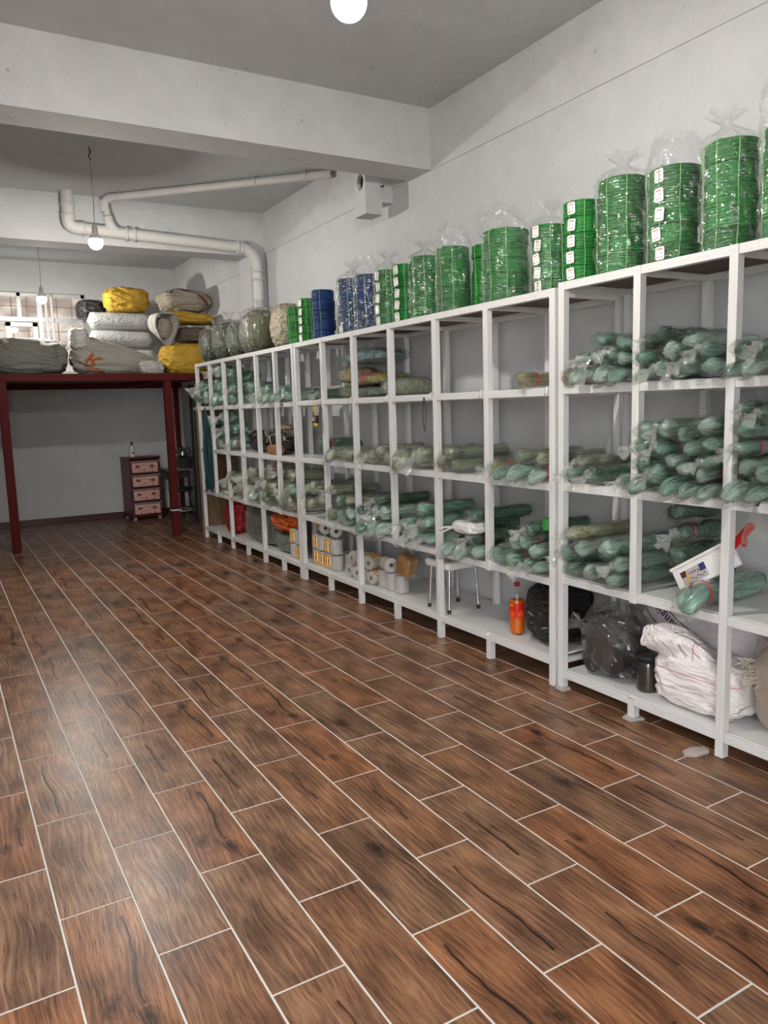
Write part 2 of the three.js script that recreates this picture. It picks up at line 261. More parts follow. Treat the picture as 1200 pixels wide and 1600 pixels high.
// packing pieces under the near feet
tag(mesh('tile_chip', rbox(2.605, 2.655, 0, 0.018, -2.82, -2.76, 0.003), M.chip), 'white tile offcut packed under the doubled shelf post', 'tile chip');
{
  const chip = (pts, h) => { const s = new THREE.Shape(pts.map(([a, b]) => new THREE.Vector2(a, b))), g = new THREE.ExtrudeGeometry(s, { depth: h, bevelEnabled: true, bevelSize: 0.004, bevelThickness: 0.003, bevelSegments: 1 }); g.rotateX(-Math.PI / 2); return g; };
  const a = mesh('tile_chip', at(chip([[-0.035, -0.022], [0.03, -0.04], [0.055, 0.015], [0.0, 0.032], [-0.03, 0.022]], 0.008), 2.63, 0.003, -2.342), M.chip); tag(a, 'pale triangular stone chip under the short foot beside the towel bundle', 'stone chip');
  const b = mesh('tile_chip', at(chip([[-0.06, 0.02], [-0.045, 0.04], [0.0, 0.042], [0.05, 0.015], [0.035, -0.015], [-0.03, -0.01]], 0.012), 2.575, 0.003, -1.94), M.chip); tag(b, 'white plaster lump lying against the foot of the shelf post by the towel bundle', 'stone chip');
}
// ------------------------------------------------------------------ goods: materials
M.film = phys({ color: lin(0.96, 0.97, 0.96), transmission: 0.985, roughness: 0.08, thickness: 0, ior: 1.5, bumpMap: rep(filmBump, 2, 2), bumpScale: 0.008, side: THREE.DoubleSide });
M.filmBag = phys({ color: lin(0.97, 0.97, 0.97), transmission: 0.972, roughness: 0.08, thickness: 0, ior: 1.65, bumpMap: rep(filmBump, 1.5, 1.5), bumpScale: 0.008, side: THREE.DoubleSide });
const twine = (r, g, b) => phys({ color: lin(r, g, b), map: rep(strandMap, 2, 1), bumpMap: rep(strandBump, 2, 1), bumpScale: 0.006, roughness: 0.24, metalness: 0.3, specularIntensity: 1, ior: 1.6, clearcoat: 1, clearcoatRoughness: 0.07 });
const TW = { t: [twine(0.40, 0.63, 0.52), twine(0.28, 0.53, 0.42), twine(0.54, 0.73, 0.63)], p: [twine(0.44, 0.48, 0.32), twine(0.36, 0.42, 0.27), twine(0.48, 0.50, 0.38)], g: [twine(0.08, 0.23, 0.15), twine(0.065, 0.19, 0.12)], c: [twine(0.66, 0.64, 0.42)], y: [twine(0.50, 0.46, 0.22)] };
M.redBand = std({ color: lin(0.55, 0.02, 0.05), roughness: 0.5 });
const rope = (r, g, b) => std({ color: lin(r, g, b), map: rep(strandMap, 1, 6), roughness: 0.5 });
M.greenRope = [rope(0.017, 0.22, 0.036), rope(0.014, 0.19, 0.03), rope(0.022, 0.25, 0.044)];
M.blueRope = [rope(0.007, 0.042, 0.18), rope(0.008, 0.05, 0.20)];
const cloth = (r, g, b, o = {}) => std({ color: lin(r, g, b), bumpMap: rep(clothBump, 2, 2), bumpScale: 0.03, roughness: 0.75, side: THREE.DoubleSide, ...o });

// ------------------------------------------------------------------ twine skeins in clear film
function skeinGeo(seed, droop) {   // twisted hank with a folded loop at its front end; stays inside radius 0.9
  const R = rng(seed), p1 = R() * 6, tw = (R() < 0.5 ? -1 : 1) * (2 + R() * 3), z0 = R() * 50, cr = R() * 6.28, lobes = 2 + Math.floor(R() * 2);
  const prof = (s) => (s < 0.13 ? clamp(1 - ((0.13 - s) / 0.13) ** 3, 0, 1) ** 0.5 : s < 0.3 ? mix(1, 0.82, smooth(0.13, 0.24, s)) : mix(0.82, 0.96, smooth(0.3, 0.45, s)) * (s > 0.92 ? Math.sqrt(clamp(1 - ((s - 0.92) / 0.08) ** 2, 0.02, 1)) : 1));
  return surface(36, 28, (u, v) => {
    const s = v < 0.6 ? 0.42 * (v / 0.6) ** 1.7 : mix(0.42, 1, (v - 0.6) / 0.4), a = u * Math.PI * 2, c = Math.cos(a), n = Math.sin(a), ph = a + tw * s * 2.2;
    let r = prof(s) * (0.88 + 0.13 * Math.cos(lobes * ph + p1) + 0.06 * Math.cos(9 * ph + 3 * noise(s * 6, z0)) + 0.16 * noise(c * 1.4 + z0, n * 1.4, s * 6));
    r *= 1 - 0.34 * Math.exp(-(((((ph - cr) % 6.283 + 9.42) % 6.283 - 3.14) / 0.22) ** 2));
    r = Math.min(r, 0.965);
    const dr = droop ? -0.75 * (Math.max(0, 0.19 - s) / 0.19) ** 1.5 : 0;
    return [s, dr + r * n, r * c];
  });
}
function filmGeo(seed, droop, tuft) {   // faceted crumpled film, radius about 1
  const R = rng(seed), z0 = R() * 50, pl = 5 + Math.floor(R() * 4), ph = R() * 6;
  const g = surface(24, 26, (u, v) => {
    const a = u * Math.PI * 2, c = Math.cos(a), n = Math.sin(a);
    let s, r;
    if (tuft) {
      s = v < 0.4 ? mix(-0.2, 0.0, v / 0.4) : mix(0, 1, ((v - 0.4) / 0.6) ** 1.5);
      const q = (s + 0.2) / 0.2;
      r = s < 0 ? mix(0.85, 0.16, smooth(0, 0.75, q)) * (1 + 0.4 * Math.sin(a * pl + ph)) : mix(0.2, 1.0, smooth(0, 0.12, s));
    } else { s = v < 0.3 ? mix(-0.09, 0.02, v / 0.3) : mix(0.02, 1, ((v - 0.3) / 0.7) ** 1.5); r = s < 0.05 ? mix(0.42, 1, smooth(-0.09, 0.04, s)) * (1 + 0.16 * Math.sin(a * pl + ph)) : 1; }
    r *= 1 + 0.15 * noise(c * 2.2 + z0, n * 2.2, s * 9) + 0.11 * noise(c * 6 + z0, n * 6, s * 24) + (s < 0.1 ? 0.09 * Math.sin(a * 7 + ph) : 0);
    r = Math.min(r, s > 0.1 ? 1.02 : 1.08); if (s > 0.03) r = Math.max(r, 0.985 * Math.min(1, 0.6 + s * 6));
    const dr = (droop ? -0.75 * (Math.max(0, 0.19 - Math.max(s, -0.04)) / 0.19) ** 1.5 : 0) + (s < 0 && tuft ? s * 6 : 0);
    return [s, dr + r * n, r * c];
  }).toNonIndexed();
  g.computeVertexNormals(); return g;
}
const SK = [0, 1].map((d) => [11, 12, 13, 14, 15].map((s) => skeinGeo(s, d))), FI = [0, 1].map((d) => [21, 22, 23, 24, 25, 26].map((s, i) => filmGeo(s, d, i > 3)));
const bandGeo = surface(16, 3, (u, v) => { const a = u * 6.2832; return [mix(0.205, 0.235, v), 0.975 * Math.sin(a), 0.975 * Math.cos(a)]; });
const TAILS = [51, 52, 53].map((sd) => { const R = rng(sd), pl = 4 + Math.floor(R() * 3), p0 = R() * 6, g = surface(22, 9, (u, v) => { const a = u * 6.2832, rr = (v < 0.3 ? mix(0.55, 0.14, v / 0.3) : mix(0.14, 0.75, ((v - 0.3) / 0.7) ** 0.8)) * (1 + 0.35 * Math.sin(a * pl + p0) * v + 0.4 * noise(Math.cos(a) * 2 + sd, Math.sin(a) * 2, v * 4)); return [0.45 - v * 1.9 + 0.25 * noise(Math.cos(a) * 3, Math.sin(a) * 3, sd) * v, rr * Math.sin(a), rr * Math.cos(a)]; }).toNonIndexed(); g.computeVertexNormals(); return g; });
M.filmTail = phys({ color: lin(0.9, 0.92, 0.9), transmission: 0.8, roughness: 0.1, thickness: 0, ior: 1.5, side: THREE.DoubleSide });
const BR = rng(77);
function bundle(kind, x, y, z, r, len, shelfTop, label, group, o = {}) {
  const names = { t: 'teal_twine_skein', p: 'olive_twine_skein', g: 'green_net_roll', c: 'cream_twine_skein', y: 'straw_twine_skein' };
  const t = thing(names[kind], label, kind === 'g' ? 'net roll' : 'twine', [0, 0, 0], 0, group);
  const body = Math.max(y, shelfTop + r * 1.03), droop = o.droop ?? 0;
  t.position.set(x, body, z);
  t.rotation.set(0, (o.yaw ?? (BR() - 0.5) * 0.03), (o.pitch ?? 0), 'YXZ');
  const pick = (a) => a[Math.floor(BR() * a.length)];
  const g = new THREE.Vector3(len, r, r);
  const sk = mesh('skein', pick(SK[droop]), pick(TW[kind]), t); sk.scale.copy(g); 
  const roll = BR() * 6.28; if (!droop) sk.rotation.x = roll;
  const fi = mesh('film', FI[droop][Math.floor(BR() * 4)], M.film, t); fi.scale.copy(g); if (!droop) fi.rotation.x = roll * 0; fi.userData.label = 'crumpled clear plastic film';
  if (o.tuft) { const q = mesh('film_tail', TAILS[Math.floor(BR() * 3)], M.filmTail, t), k = r * (0.85 + BR() * 0.3); q.scale.set(k, k, k); q.rotation.set(BR() * 6, 0, 0); q.position.set(-0.03, droop ? -r * 0.7 : -r * 0.1, 0); const h = new THREE.Group(); void h; q.rotation.set(0, (BR() - 0.5) * 0.5, 0.25 + BR() * 0.5, 'YZX'); q.userData.label = 'tied tail of crumpled film'; }
  if (o.band ?? BR() < 0.22) { const b = mesh('tie_band', bandGeo, M.redBand, t); b.scale.copy(g); b.userData.label = 'red tie band'; }
  return t;
}
const PILES = {
  A3a: [['t',-2.60,1.565,0.041],['t',-2.52,1.612,0.043],['t',-2.61,1.634,0.032],['t',-2.53,1.671,0.037],['t',-2.46,1.635,0.034],['t',-2.42,1.591,0.033],['t',-2.37,1.662,0.038],['t',-2.50,1.545,0.040],['t',-2.42,1.531,0.045],['t',-2.37,1.566,0.036]],
  A3b: [['t',-2.25,1.597,0.037],['t',-2.19,1.549,0.039],['t',-2.14,1.605,0.044],['t',-2.07,1.565,0.036],['t',-2.03,1.645,0.040],['t',-1.98,1.582,0.035],['t',-1.93,1.579,0.037],['g',-2.24,1.662,0.032],['g',-2.15,1.662,0.034],['t',-2.08,1.526,0.033],['t',-2.24,1.523,0.027]],
  A3c: [['t',-1.76,1.534,0.035],['g',-1.82,1.619,0.033],['g',-1.73,1.600,0.034],['t',-1.82,1.549,0.028]],
  A2a: [['g',-2.59,1.103,0.041],['t',-2.40,1.089,0.031],['t',-2.72,1.104,0.031],['p',-2.67,1.161,0.030]],
  A2b: [['t',-2.17,1.322,0.040],['t',-2.07,1.297,0.033],['t',-1.96,1.312,0.042],['t',-2.25,1.276,0.041],['t',-2.29,1.206,0.036],['t',-2.18,1.237,0.037],['t',-2.03,1.237,0.038],['t',-1.94,1.258,0.032],['t',-2.20,1.141,0.048],['t',-2.10,1.177,0.039],['t',-2.04,1.139,0.039],['t',-1.94,1.195,0.032],['t',-2.28,1.136,0.036],['t',-2.28,1.073,0.038],['t',-2.11,1.083,0.039],['t',-2.03,1.078,0.033],['t',-1.96,1.129,0.033],['t',-1.93,1.081,0.030]],
  A2c: [['g',-1.79,1.396,0.031],['g',-1.72,1.382,0.030],['t',-1.80,1.319,0.038],['t',-1.81,1.254,0.036],['t',-1.80,1.190,0.036],['t',-1.83,1.084,0.041],['t',-1.73,1.151,0.035],['t',-1.73,1.105,0.030]],
  A1a: [['c',-2.69,0.814,0.040],['t',-2.75,0.717,0.041],['t',-2.62,0.755,0.042],['t',-2.46,0.763,0.050],['t',-2.38,0.722,0.037],['t',-2.70,0.643,0.034],['t',-2.57,0.653,0.039],['t',-2.43,0.636,0.038],['t',-2.49,0.675,0.032]],
  A1b: [['g',-2.23,0.936,0.046],['g',-2.22,0.860,0.046],['g',-2.21,0.779,0.049],['g',-2.19,0.690,0.046]],
  A1c: [['t',-2.00,0.595,0.057]],
  B2a: [['g',-5.57,1.147,0.081]],
  B2b: [['p',-5.22,1.080,0.053],['p',-4.97,1.095,0.051],['p',-4.70,1.084,0.049],['p',-4.58,1.142,0.048],['p',-4.44,1.100,0.051],['p',-4.83,1.105,0.037]],
  B2c: [['p',-4.23,1.088,0.066],['p',-4.03,1.129,0.068],['p',-3.79,1.109,0.042],['p',-3.69,1.166,0.041],['p',-3.63,1.101,0.037]],
  B2d: [['y',-3.25,1.096,0.041],['t',-3.23,1.015,0.038],['t',-3.08,1.052,0.043],['t',-2.92,1.069,0.038],['p',-3.08,1.132,0.036],['p',-2.92,1.146,0.035]],
  B1a: [['p',-5.61,0.817,0.067],['p',-5.68,0.676,0.063],['p',-5.44,0.723,0.061],['p',-5.43,0.612,0.061],['t',-5.15,0.749,0.053],['p',-5.03,0.732,0.052],['t',-5.16,0.641,0.053],['t',-4.95,0.654,0.056],['t',-5.03,0.568,0.057],['p',-5.29,0.822,0.049]],
  B1b: [['t',-4.73,0.632,0.050],['t',-4.60,0.571,0.054],['t',-4.73,0.545,0.046],['t',-4.59,0.698,0.049],['t',-4.41,0.718,0.052],['t',-4.41,0.609,0.052],['g',-4.79,0.718,0.041],['g',-4.51,0.773,0.039]],
  B1c: [['t',-4.03,0.795,0.048],['t',-4.17,0.677,0.050],['t',-4.09,0.620,0.049],['t',-3.91,0.623,0.040],['t',-3.94,0.720,0.048],['t',-4.17,0.579,0.037]],
  B1d: [['t',-3.69,0.556,0.042],['t',-3.58,0.565,0.045],['t',-3.42,0.616,0.043],['g',-3.64,0.652,0.041],['g',-3.47,0.672,0.040],['g',-3.59,0.746,0.045],['g',-3.47,0.819,0.043]],
  B1e: [['t',-3.25,0.631,0.045],['t',-3.13,0.608,0.051],['t',-2.98,0.639,0.046],['t',-3.11,0.694,0.044],['t',-3.00,0.717,0.040],['t',-2.98,0.575,0.043],['t',-2.89,0.667,0.035],['g',-3.00,0.790,0.040]],
  C3a: [['t',-8.46,1.712,0.071],['t',-8.25,1.602,0.069],['t',-7.85,1.763,0.066],['t',-7.80,1.669,0.066],['t',-7.86,1.586,0.067],['t',-8.52,1.616,0.057],['g',-7.39,1.762,0.063],['g',-7.37,1.668,0.057],['t',-7.46,1.576,0.051]],
  C3b: [['t',-6.93,1.640,0.054],['t',-6.94,1.557,0.048],['t',-6.68,1.563,0.047],['t',-6.53,1.610,0.051],['t',-6.46,1.541,0.045],['t',-6.18,1.583,0.049],['t',-6.02,1.530,0.043],['t',-6.25,1.525,0.039]],
  C3c: [['g',-5.67,1.558,0.046],['g',-5.52,1.549,0.040]],
  C2a: [['t',-8.46,1.339,0.071],['t',-8.42,1.205,0.071],['t',-7.90,1.367,0.067],['t',-7.85,1.274,0.067],['t',-7.83,1.181,0.060],['t',-8.53,1.103,0.065],['t',-7.74,1.110,0.053],['t',-8.14,1.106,0.062]],
  C1a: [['p',-7.82,0.643,0.074],['p',-7.44,0.659,0.071],['p',-7.62,0.771,0.066]],
  C1b: [['p',-6.94,0.845,0.079],['p',-6.55,0.874,0.076],['p',-6.43,0.755,0.069],['p',-6.77,0.753,0.078],['t',-6.98,0.627,0.062],['p',-6.38,0.649,0.063],['p',-6.00,0.864,0.054],['t',-6.00,0.754,0.060],['p',-6.20,0.643,0.056],['p',-5.99,0.646,0.065],['p',-6.66,0.654,0.053]],
};
const PI = {   // shelf unit, level, x of the front ends, length, label, group
  A3a: ['A', 3, 2.58, 0.36, 'the loose knotted heap beside the doubled posts', 'knotted teal skeins'],
  A3b: ['A', 3, 2.56, 0.46, 'the film-tailed heap on the upper shelf', 'tied teal skeins on the upper shelf'],
  A3c: ['A', 3, 2.56, 0.46, 'the upper shelf heap above the red tool', 'upper shelf skeins above the red tool'],
  A2a: ['A', 2, 2.60, 0.37, 'the small middle shelf heap by the brown film', 'middle shelf skeins by the brown film'],
  A2b: ['A', 2, 2.56, 0.50, 'the tall bulging heap on the middle shelf', 'tall teal heap'],
  A2c: ['A', 2, 2.57, 0.50, 'the middle shelf heap above the red tool', 'middle shelf skeins above the red tool'],
  A1a: ['A', 1, 2.57, 0.46, 'the bagged heap above the black bags', 'skeins above the black bags'],
  A1b: ['A', 1, 2.74, 0.34, 'the roll stack beside the white label tool', 'stacked deep green net rolls'],
  A1c: ['A', 1, 2.53, 0.52, 'the shelf edge beneath the white label tool', 'single net roll'],
  B2a: ['B', 2, 2.66, 0.40, 'the board below the yellow tape measure', 'green net bag'],
  B2b: ['B', 2, 2.60, 0.40, 'the olive row on the middle shelf', 'olive skeins beside the green bag'],
  B2c: ['B', 2, 2.57, 0.48, 'the olive heap under the black cord loop', 'olive skeins under the cord loop'],
  B2d: ['B', 2, 2.58, 0.48, 'the flat heap left of the doubled posts', 'flat heap by the doubled posts'],
  B1a: ['B', 1, 2.58, 0.46, 'the heap above the standing thread cones', 'skeins above the thread cones'],
  B1b: ['B', 1, 2.56, 0.46, 'the sagging heap above the lying cones', 'sagging skeins above the cones'],
  B1c: ['B', 1, 2.57, 0.46, 'the heap between thread pack and stool', 'skeins by the stool'],
  B1d: ['B', 1, 2.57, 0.46, 'the heap above the white stool', 'skeins above the stool'],
  B1e: ['B', 1, 2.56, 0.46, 'the heap above the orange drink bottle', 'skeins above the bottle'],
  C3a: ['C', 3, 2.58, 0.33, 'the upper heap at the loft end', 'upper heap at the loft end'],
  C3b: ['C', 3, 2.58, 0.33, 'the low row above the dark tangle', 'low row above the dark tangle'],
  C3c: ['B', 3, 2.63, 0.42, 'the upper board beside the coloured nets', 'flat green net rolls'],
  C2a: ['C', 2, 2.645, 0.27, 'the heap behind the blue cord hank', 'heap behind the blue cord hank'],
  C1a: ['C', 1, 2.60, 0.32, 'the olive heap above the red bag', 'olive skeins above the red bag'],
  C1b: ['C', 1, 2.57, 0.34, 'the big olive heap above the orange bag', 'olive heap above the orange bag'],
};
// settle each heap: bundles push one another apart, stay on the board and between the posts
for (const [k, list] of Object.entries(PILES)) {
  const [u, l, x, len, place, group] = PI[k], zs = [...UNITS[u].z].sort((a, b) => a - b), y0 = top(u, l) + 0.006, yMax = l < 4 ? top(u, l + 1) - 0.05 : 9;
  const P = list.map(([kind, z, y, r]) => { let i = 0; while (i < zs.length - 2 && z > zs[i + 1]) i++; return { kind, z, y, wy: y, wz: z, r: Math.min(r, 0.075), a: k === 'A3a' ? -2.69 : zs[i] + 0.022, b: zs[i + 1] - 0.022 }; });
  for (let grow = 0; grow < 10; grow++) {
    for (let it = 0; it < 260; it++) {
      for (const p of P) { p.y += (p.wy - p.y) * 0.02; p.z += (p.wz - p.z) * 0.02; }
      for (let i = 0; i < P.length; i++) for (let j = i + 1; j < P.length; j++) { const p = P[i], q = P[j], dy = q.y - p.y, dz = q.z - p.z, d = Math.hypot(dy, dz) || 1e-6, m = (p.r + q.r) * 1.06 - d; if (m > 0) { const ny = dy / d * m / 2, nz = dz / d * m / 2; p.y -= ny; p.z -= nz; q.y += ny; q.z += nz; } }
      for (const p of P) { p.y = clamp(p.y, y0 + p.r * 1.04, yMax - p.r); p.z = clamp(p.z, p.a + p.r * 1.05, p.b - p.r * 1.05); }
    }
    let worst = 0; for (let i = 0; i < P.length; i++) for (let j = i + 1; j < P.length; j++) worst = Math.max(worst, (P[i].r + P[j].r) * 1.045 - Math.hypot(P[i].y - P[j].y, P[i].z - P[j].z));
    if (worst < 0.002) break;
    for (const p of P) p.r *= 0.975;
  }
  P.forEach((p, i) => {
    const low = p.y - p.r < y0 + 0.02, tuft = k === 'A3b' ? i % 2 === 1 : (k === 'B2c' && i === 1) || BR() < 0.36, droop = low && (p.y - p.wy > p.r * 0.3 || BR() < 0.12) && !tuft ? 1 : 0;
    const colour = { t: 'teal twine skein', p: 'pale olive twine skein', g: 'deep green net roll', c: 'cream twine skein', y: 'straw twine skein' }[p.kind], band = k === 'A1c' || BR() < 0.2;
    const under = P.some((q) => q !== p && q.y > p.y + 0.02 && Math.abs(q.z - p.z) < q.r + p.r), where = low ? (k === 'A1c' || k === 'B2a' ? 'on' : 'low in') : under ? 'inside' : 'topping';
    const look = tuft ? 'film-tailed ' : droop ? 'drooping ' : band ? 'red-banded ' : '';
    bundle(p.kind, (droop ? 2.525 : x + (BR() - 0.5) * 0.03), p.y, p.z, p.r, len * (0.94 + BR() * 0.06), y0, `${look}${colour} ${where} ${place}`, group, { tuft, droop, band, pitch: 0 });
  });
}

// ------------------------------------------------------------------ rope stacks on the top boards
function coilGeo(seed) {   // one hank: a hollow ring of wound rope, radius 1, height 1
  const R = rng(seed), z0 = R() * 40, n = 7, sub = 4, prof = [];
  prof.push([0.36, 0.06], [0.5, 0.0], [0.93, 0.0]);
  for (let k = 0; k < n; k++) for (let j = 0; j < sub; j++) { const f = (j + 0.5) / sub; prof.push([0.925 + 0.075 * Math.sin(Math.PI * f) ** 0.8, (k + f) / n]); }
  prof.push([0.93, 1.0], [0.5, 1.0], [0.36, 0.94], [0.34, 0.5], [0.36, 0.06]);
  return surface(44, prof.length - 1, (u, v) => {
    const a = u * Math.PI * 2, [r, y] = prof[Math.round(v * (prof.length - 1))], out = r > 0.935;
    const wob = 1 + 0.035 * noise(Math.cos(a) * 1.6 + z0, Math.sin(a) * 1.6, y * 2) + (out ? 0.04 * noise(Math.cos(a) * 3 + z0, Math.sin(a) * 3, y * 7 + z0) : 0);
    const dy = out ? 0.055 * noise(Math.cos(a) * 1.4 + z0, Math.sin(a) * 1.4, y * 3 + 7) * Math.sin(Math.PI * y) * 2 : 0;
    return [r * wob * Math.cos(a), y + dy, -r * wob * Math.sin(a)];
  });
}
const COILS = [31, 32, 33, 34].map(coilGeo);
function bagGeo(seed, neck) {   // loose clear bag over a stack: radius 1, stack height 1, gathered above
  const R = rng(seed), z0 = R() * 60, lean = (R() - 0.3) * 0.5, la = R() * 6.28, pk = 1.2 + 0.12 * R();
  return surface(40, 30, (u, v) => {
    const a = u * Math.PI * 2, c = Math.cos(a), s = Math.sin(a);
    let y, r;
    if (v < 0.68) { y = v / 0.68 * 1.0; r = 1.07 + 0.02 * Math.sin(v * 5) + (y < 0.04 ? 0.05 : 0); }
    else { const q = (v - 0.68) / 0.32; y = 1 + q * (pk - 1) * 1.25; r = neck ? mix(1.05, 0.16, smooth(0, 0.62, q)) + (q > 0.66 ? (q - 0.66) * 1.5 : 0) : mix(1.05, 0.55, q ** 1.6); r *= 1 + 0.2 * Math.sin(a * 6 + z0) * smooth(0.1, 0.7, q); }
    const k = v > 0.66 ? 0.28 : 0.13;
    r *= 1 + k * noise(c * 2.4 + z0, s * 2.4, y * 4) + 0.08 * noise(c * 6 + z0, s * 6, y * 10);
    r = Math.max(r, v < 0.62 ? 1.02 : 0.05);
    const sh = Math.max(0, y - 1) * lean * 4;
    return [r * c + sh * Math.cos(la), y + (v > 0.7 ? 0.06 * noise(c * 3, s * 3, z0) : 0), -r * s + sh * Math.sin(la)];
  });
}
const BAGS = [41, 42, 43, 44, 45, 46].map((s, i) => { const g = bagGeo(s, i % 2 === 0).toNonIndexed(); g.computeVertexNormals(); return g; });
const labelTex = canvasTex(128, 160, (c, w, h) => {
  c.fillStyle = '#efeeea'; c.fillRect(0, 0, w, h); c.strokeStyle = '#8d8d90'; c.lineWidth = 3; c.strokeRect(5, 5, w - 10, h - 10);
  c.fillStyle = '#b3202a'; c.fillRect(22, 24, 84, 12); c.fillStyle = '#d79aa0'; for (let i = 0; i < 4; i++) c.fillRect(24, 52 + i * 16, 40 - (i % 2) * 8, 4);
  c.fillStyle = '#3d3d46'; c.beginPath(); c.arc(84, 74, 8, 0, 7); c.fill(); for (let i = 0; i < 3; i++) c.fillRect(28 + i * 28, 118, 14, 16);
});
M.label = std({ map: labelTex, roughness: 0.45, side: THREE.DoubleSide });
const labelGeo = (() => { const s = new THREE.Shape(), w = 0.021, h = 0.027, r = 0.008; s.moveTo(-w + r, -h); s.lineTo(w - r, -h); s.quadraticCurveTo(w, -h, w, -h + r); s.lineTo(w, h - r); s.quadraticCurveTo(w, h, w - r, h); s.lineTo(-w + r, h); s.quadraticCurveTo(-w, h, -w, h - r); s.lineTo(-w, -h + r); s.quadraticCurveTo(-w, -h, -w + r, -h); const g = new THREE.ExtrudeGeometry(s, { depth: 0.0012, bevelEnabled: false, curveSegments: 3 }); const p = g.attributes.position, uv = g.attributes.uv; for (let i = 0; i < p.count; i++) uv.setXY(i, (p.getX(i) + w) / (2 * w), (p.getY(i) + h) / (2 * h)); return g; })();
M.string = std({ color: lin(0.25, 0.55, 0.2), roughness: 0.5 });
// x, z, radius, height, colour, labels, film, name of the place
const STACKS = [
  [2.76, -6.13, 0.090, 0.31, 'g', 0, 0, 'unwrapped green rope stack beside the beige sacks'],
  [2.76, -5.90, 0.090, 0.35, 'g', 5, 0, 'unwrapped green rope stack with white labels beside the plain blue rope'],
  [2.77, -5.66, 0.095, 0.385, 'b', 0, 0, 'unwrapped blue rope stack next to the labelled green rope'],
  [2.90, -5.42, 0.090, 0.40, 'b', 0, 0, 'unwrapped blue rope stack touching the film wrapped blue rope'],
  [2.77, -5.19, 0.095, 0.40, 'b', 1, 1, 'film wrapped blue rope stack with one label near its foot'],
  [2.77, -4.93, 0.095, 0.39, 'b', 0, 1, 'film wrapped blue rope stack touching the green labelled rope'],
  [2.77, -4.63, 0.095, 0.37, 'g', 5, 1, 'film wrapped green rope stack with labels next to the blue rope'],
  [2.77, -4.40, 0.095, 0.37, 'g', 5, 0, 'bare green rope stack with labels between two film wrapped green stacks'],
  [2.77, -4.17, 0.100, 0.38, 'g', 0, 1, 'film wrapped green rope stack without labels above the black cord loop post'],
  [2.77, -3.87, 0.100, 0.38, 'g', 0, 1, 'film wrapped green rope stack without labels beside a bare green one'],
  [2.85, -3.66, 0.085, 0.36, 'g', 0, 0, 'bare green rope stack without labels beside the widest wrapped stack'],
  [2.795, -3.41, 0.124, 0.385, 'g', 0, 1, 'widest film wrapped green rope stack on the middle unit'],
  [2.77, -3.04, 0.092, 0.33, 'g', 5, 1, 'film wrapped green rope stack with labels at the end of the middle unit'],
  [2.76, -2.80, 0.092, 0.37, 'g', 5, 0, 'bare green rope stack with a column of labels over the doubled posts'],
  [2.785, -2.575, 0.110, 0.42, 'g', 0, 1, 'film wrapped green rope stack between the two tall labelled stacks'],
  [2.775, -2.285, 0.106, 0.385, 'g', 5, 1, 'green rope stack with labels inside a bag gathered to a point'],
  [2.77, -2.015, 0.100, 0.41, 'g', 0, 1, 'film wrapped green rope stack bulging in a loose baggy film'],
  [2.77, -1.765, 0.098, 0.40, 'g', 0, 1, 'film wrapped green rope stack above the red-handled tool'],
];
const SR = rng(909);
STACKS.forEach(([x, z, r, h, col, nl, film, label], si) => {
  const y0 = (z > -2.83 ? UNITS.A : UNITS.B).lv[4] + 0.001 + (z < -5.95 ? 0 : 0);
  const t = thing('rope_stack', label, 'rope', [x, y0, z], 0), mats = col === 'g' ? M.greenRope : M.blueRope, n = 5, hh = h / n;
  const face = Math.atan2(0, -1) + 0;   // labels face the aisle
  const off = [];
  for (let i = 0; i < n; i++) {
    const c = mesh('rope_coil', COILS[Math.floor(SR() * 4)], mats[Math.floor(SR() * mats.length)], t), rr = r * (0.95 + SR() * 0.05);
    off.push([(SR() - 0.5) * 0.012, (SR() - 0.5) * 0.012, rr]);
    c.scale.set(rr, hh * 0.998, rr); c.position.set(off[i][0], i * hh, off[i][1]); c.rotation.y = SR() * 6.28;
  }
  const la = (si % 3) * 0.12 + 0.10;
  for (let i = 0; i < nl; i++) {
    const l = mesh('paper_label', labelGeo, M.label, t), k = nl === 1 ? 0 : i, a = Math.PI + la + (SR() - 0.5) * 0.1;   // angle around y: -x direction
    l.position.set(off[k][0] + Math.cos(a) * (off[k][2] * 1.02 + 0.004), (k + 0.5) * hh, off[k][1] - Math.sin(a) * (off[k][2] * 1.02 + 0.004));
    l.rotation.set(0, a + Math.PI / 2, (SR() - 0.5) * 0.35, 'YXZ'); l.userData.label = 'white printed label with a red bar';
  }
  for (let k = 0; k < 3; k++) {
    const a = Math.PI * 0.8 + k * 0.75, q = r * 1.035;
    mesh('tie_string', tube([[Math.cos(a) * r * 0.5, h + 0.004, -Math.sin(a) * r * 0.5], [Math.cos(a) * q * 0.97, h + 0.002, -Math.sin(a) * q * 0.97], [Math.cos(a) * q, h * 0.6, -Math.sin(a) * q], [Math.cos(a + 0.05) * q, h * 0.3, -Math.sin(a + 0.05) * q], [Math.cos(a) * q * 0.98, 0.004, -Math.sin(a) * q * 0.98]], 0.0016, 16, 5), M.string, t);
  }
  if (film) { const f = mesh('film_bag', BAGS[si % 6], M.filmBag, t); f.scale.set(r * 1.03, h, r * 1.03); f.rotation.y = SR() * 6.28; f.userData.label = 'loose clear plastic bag'; }
});
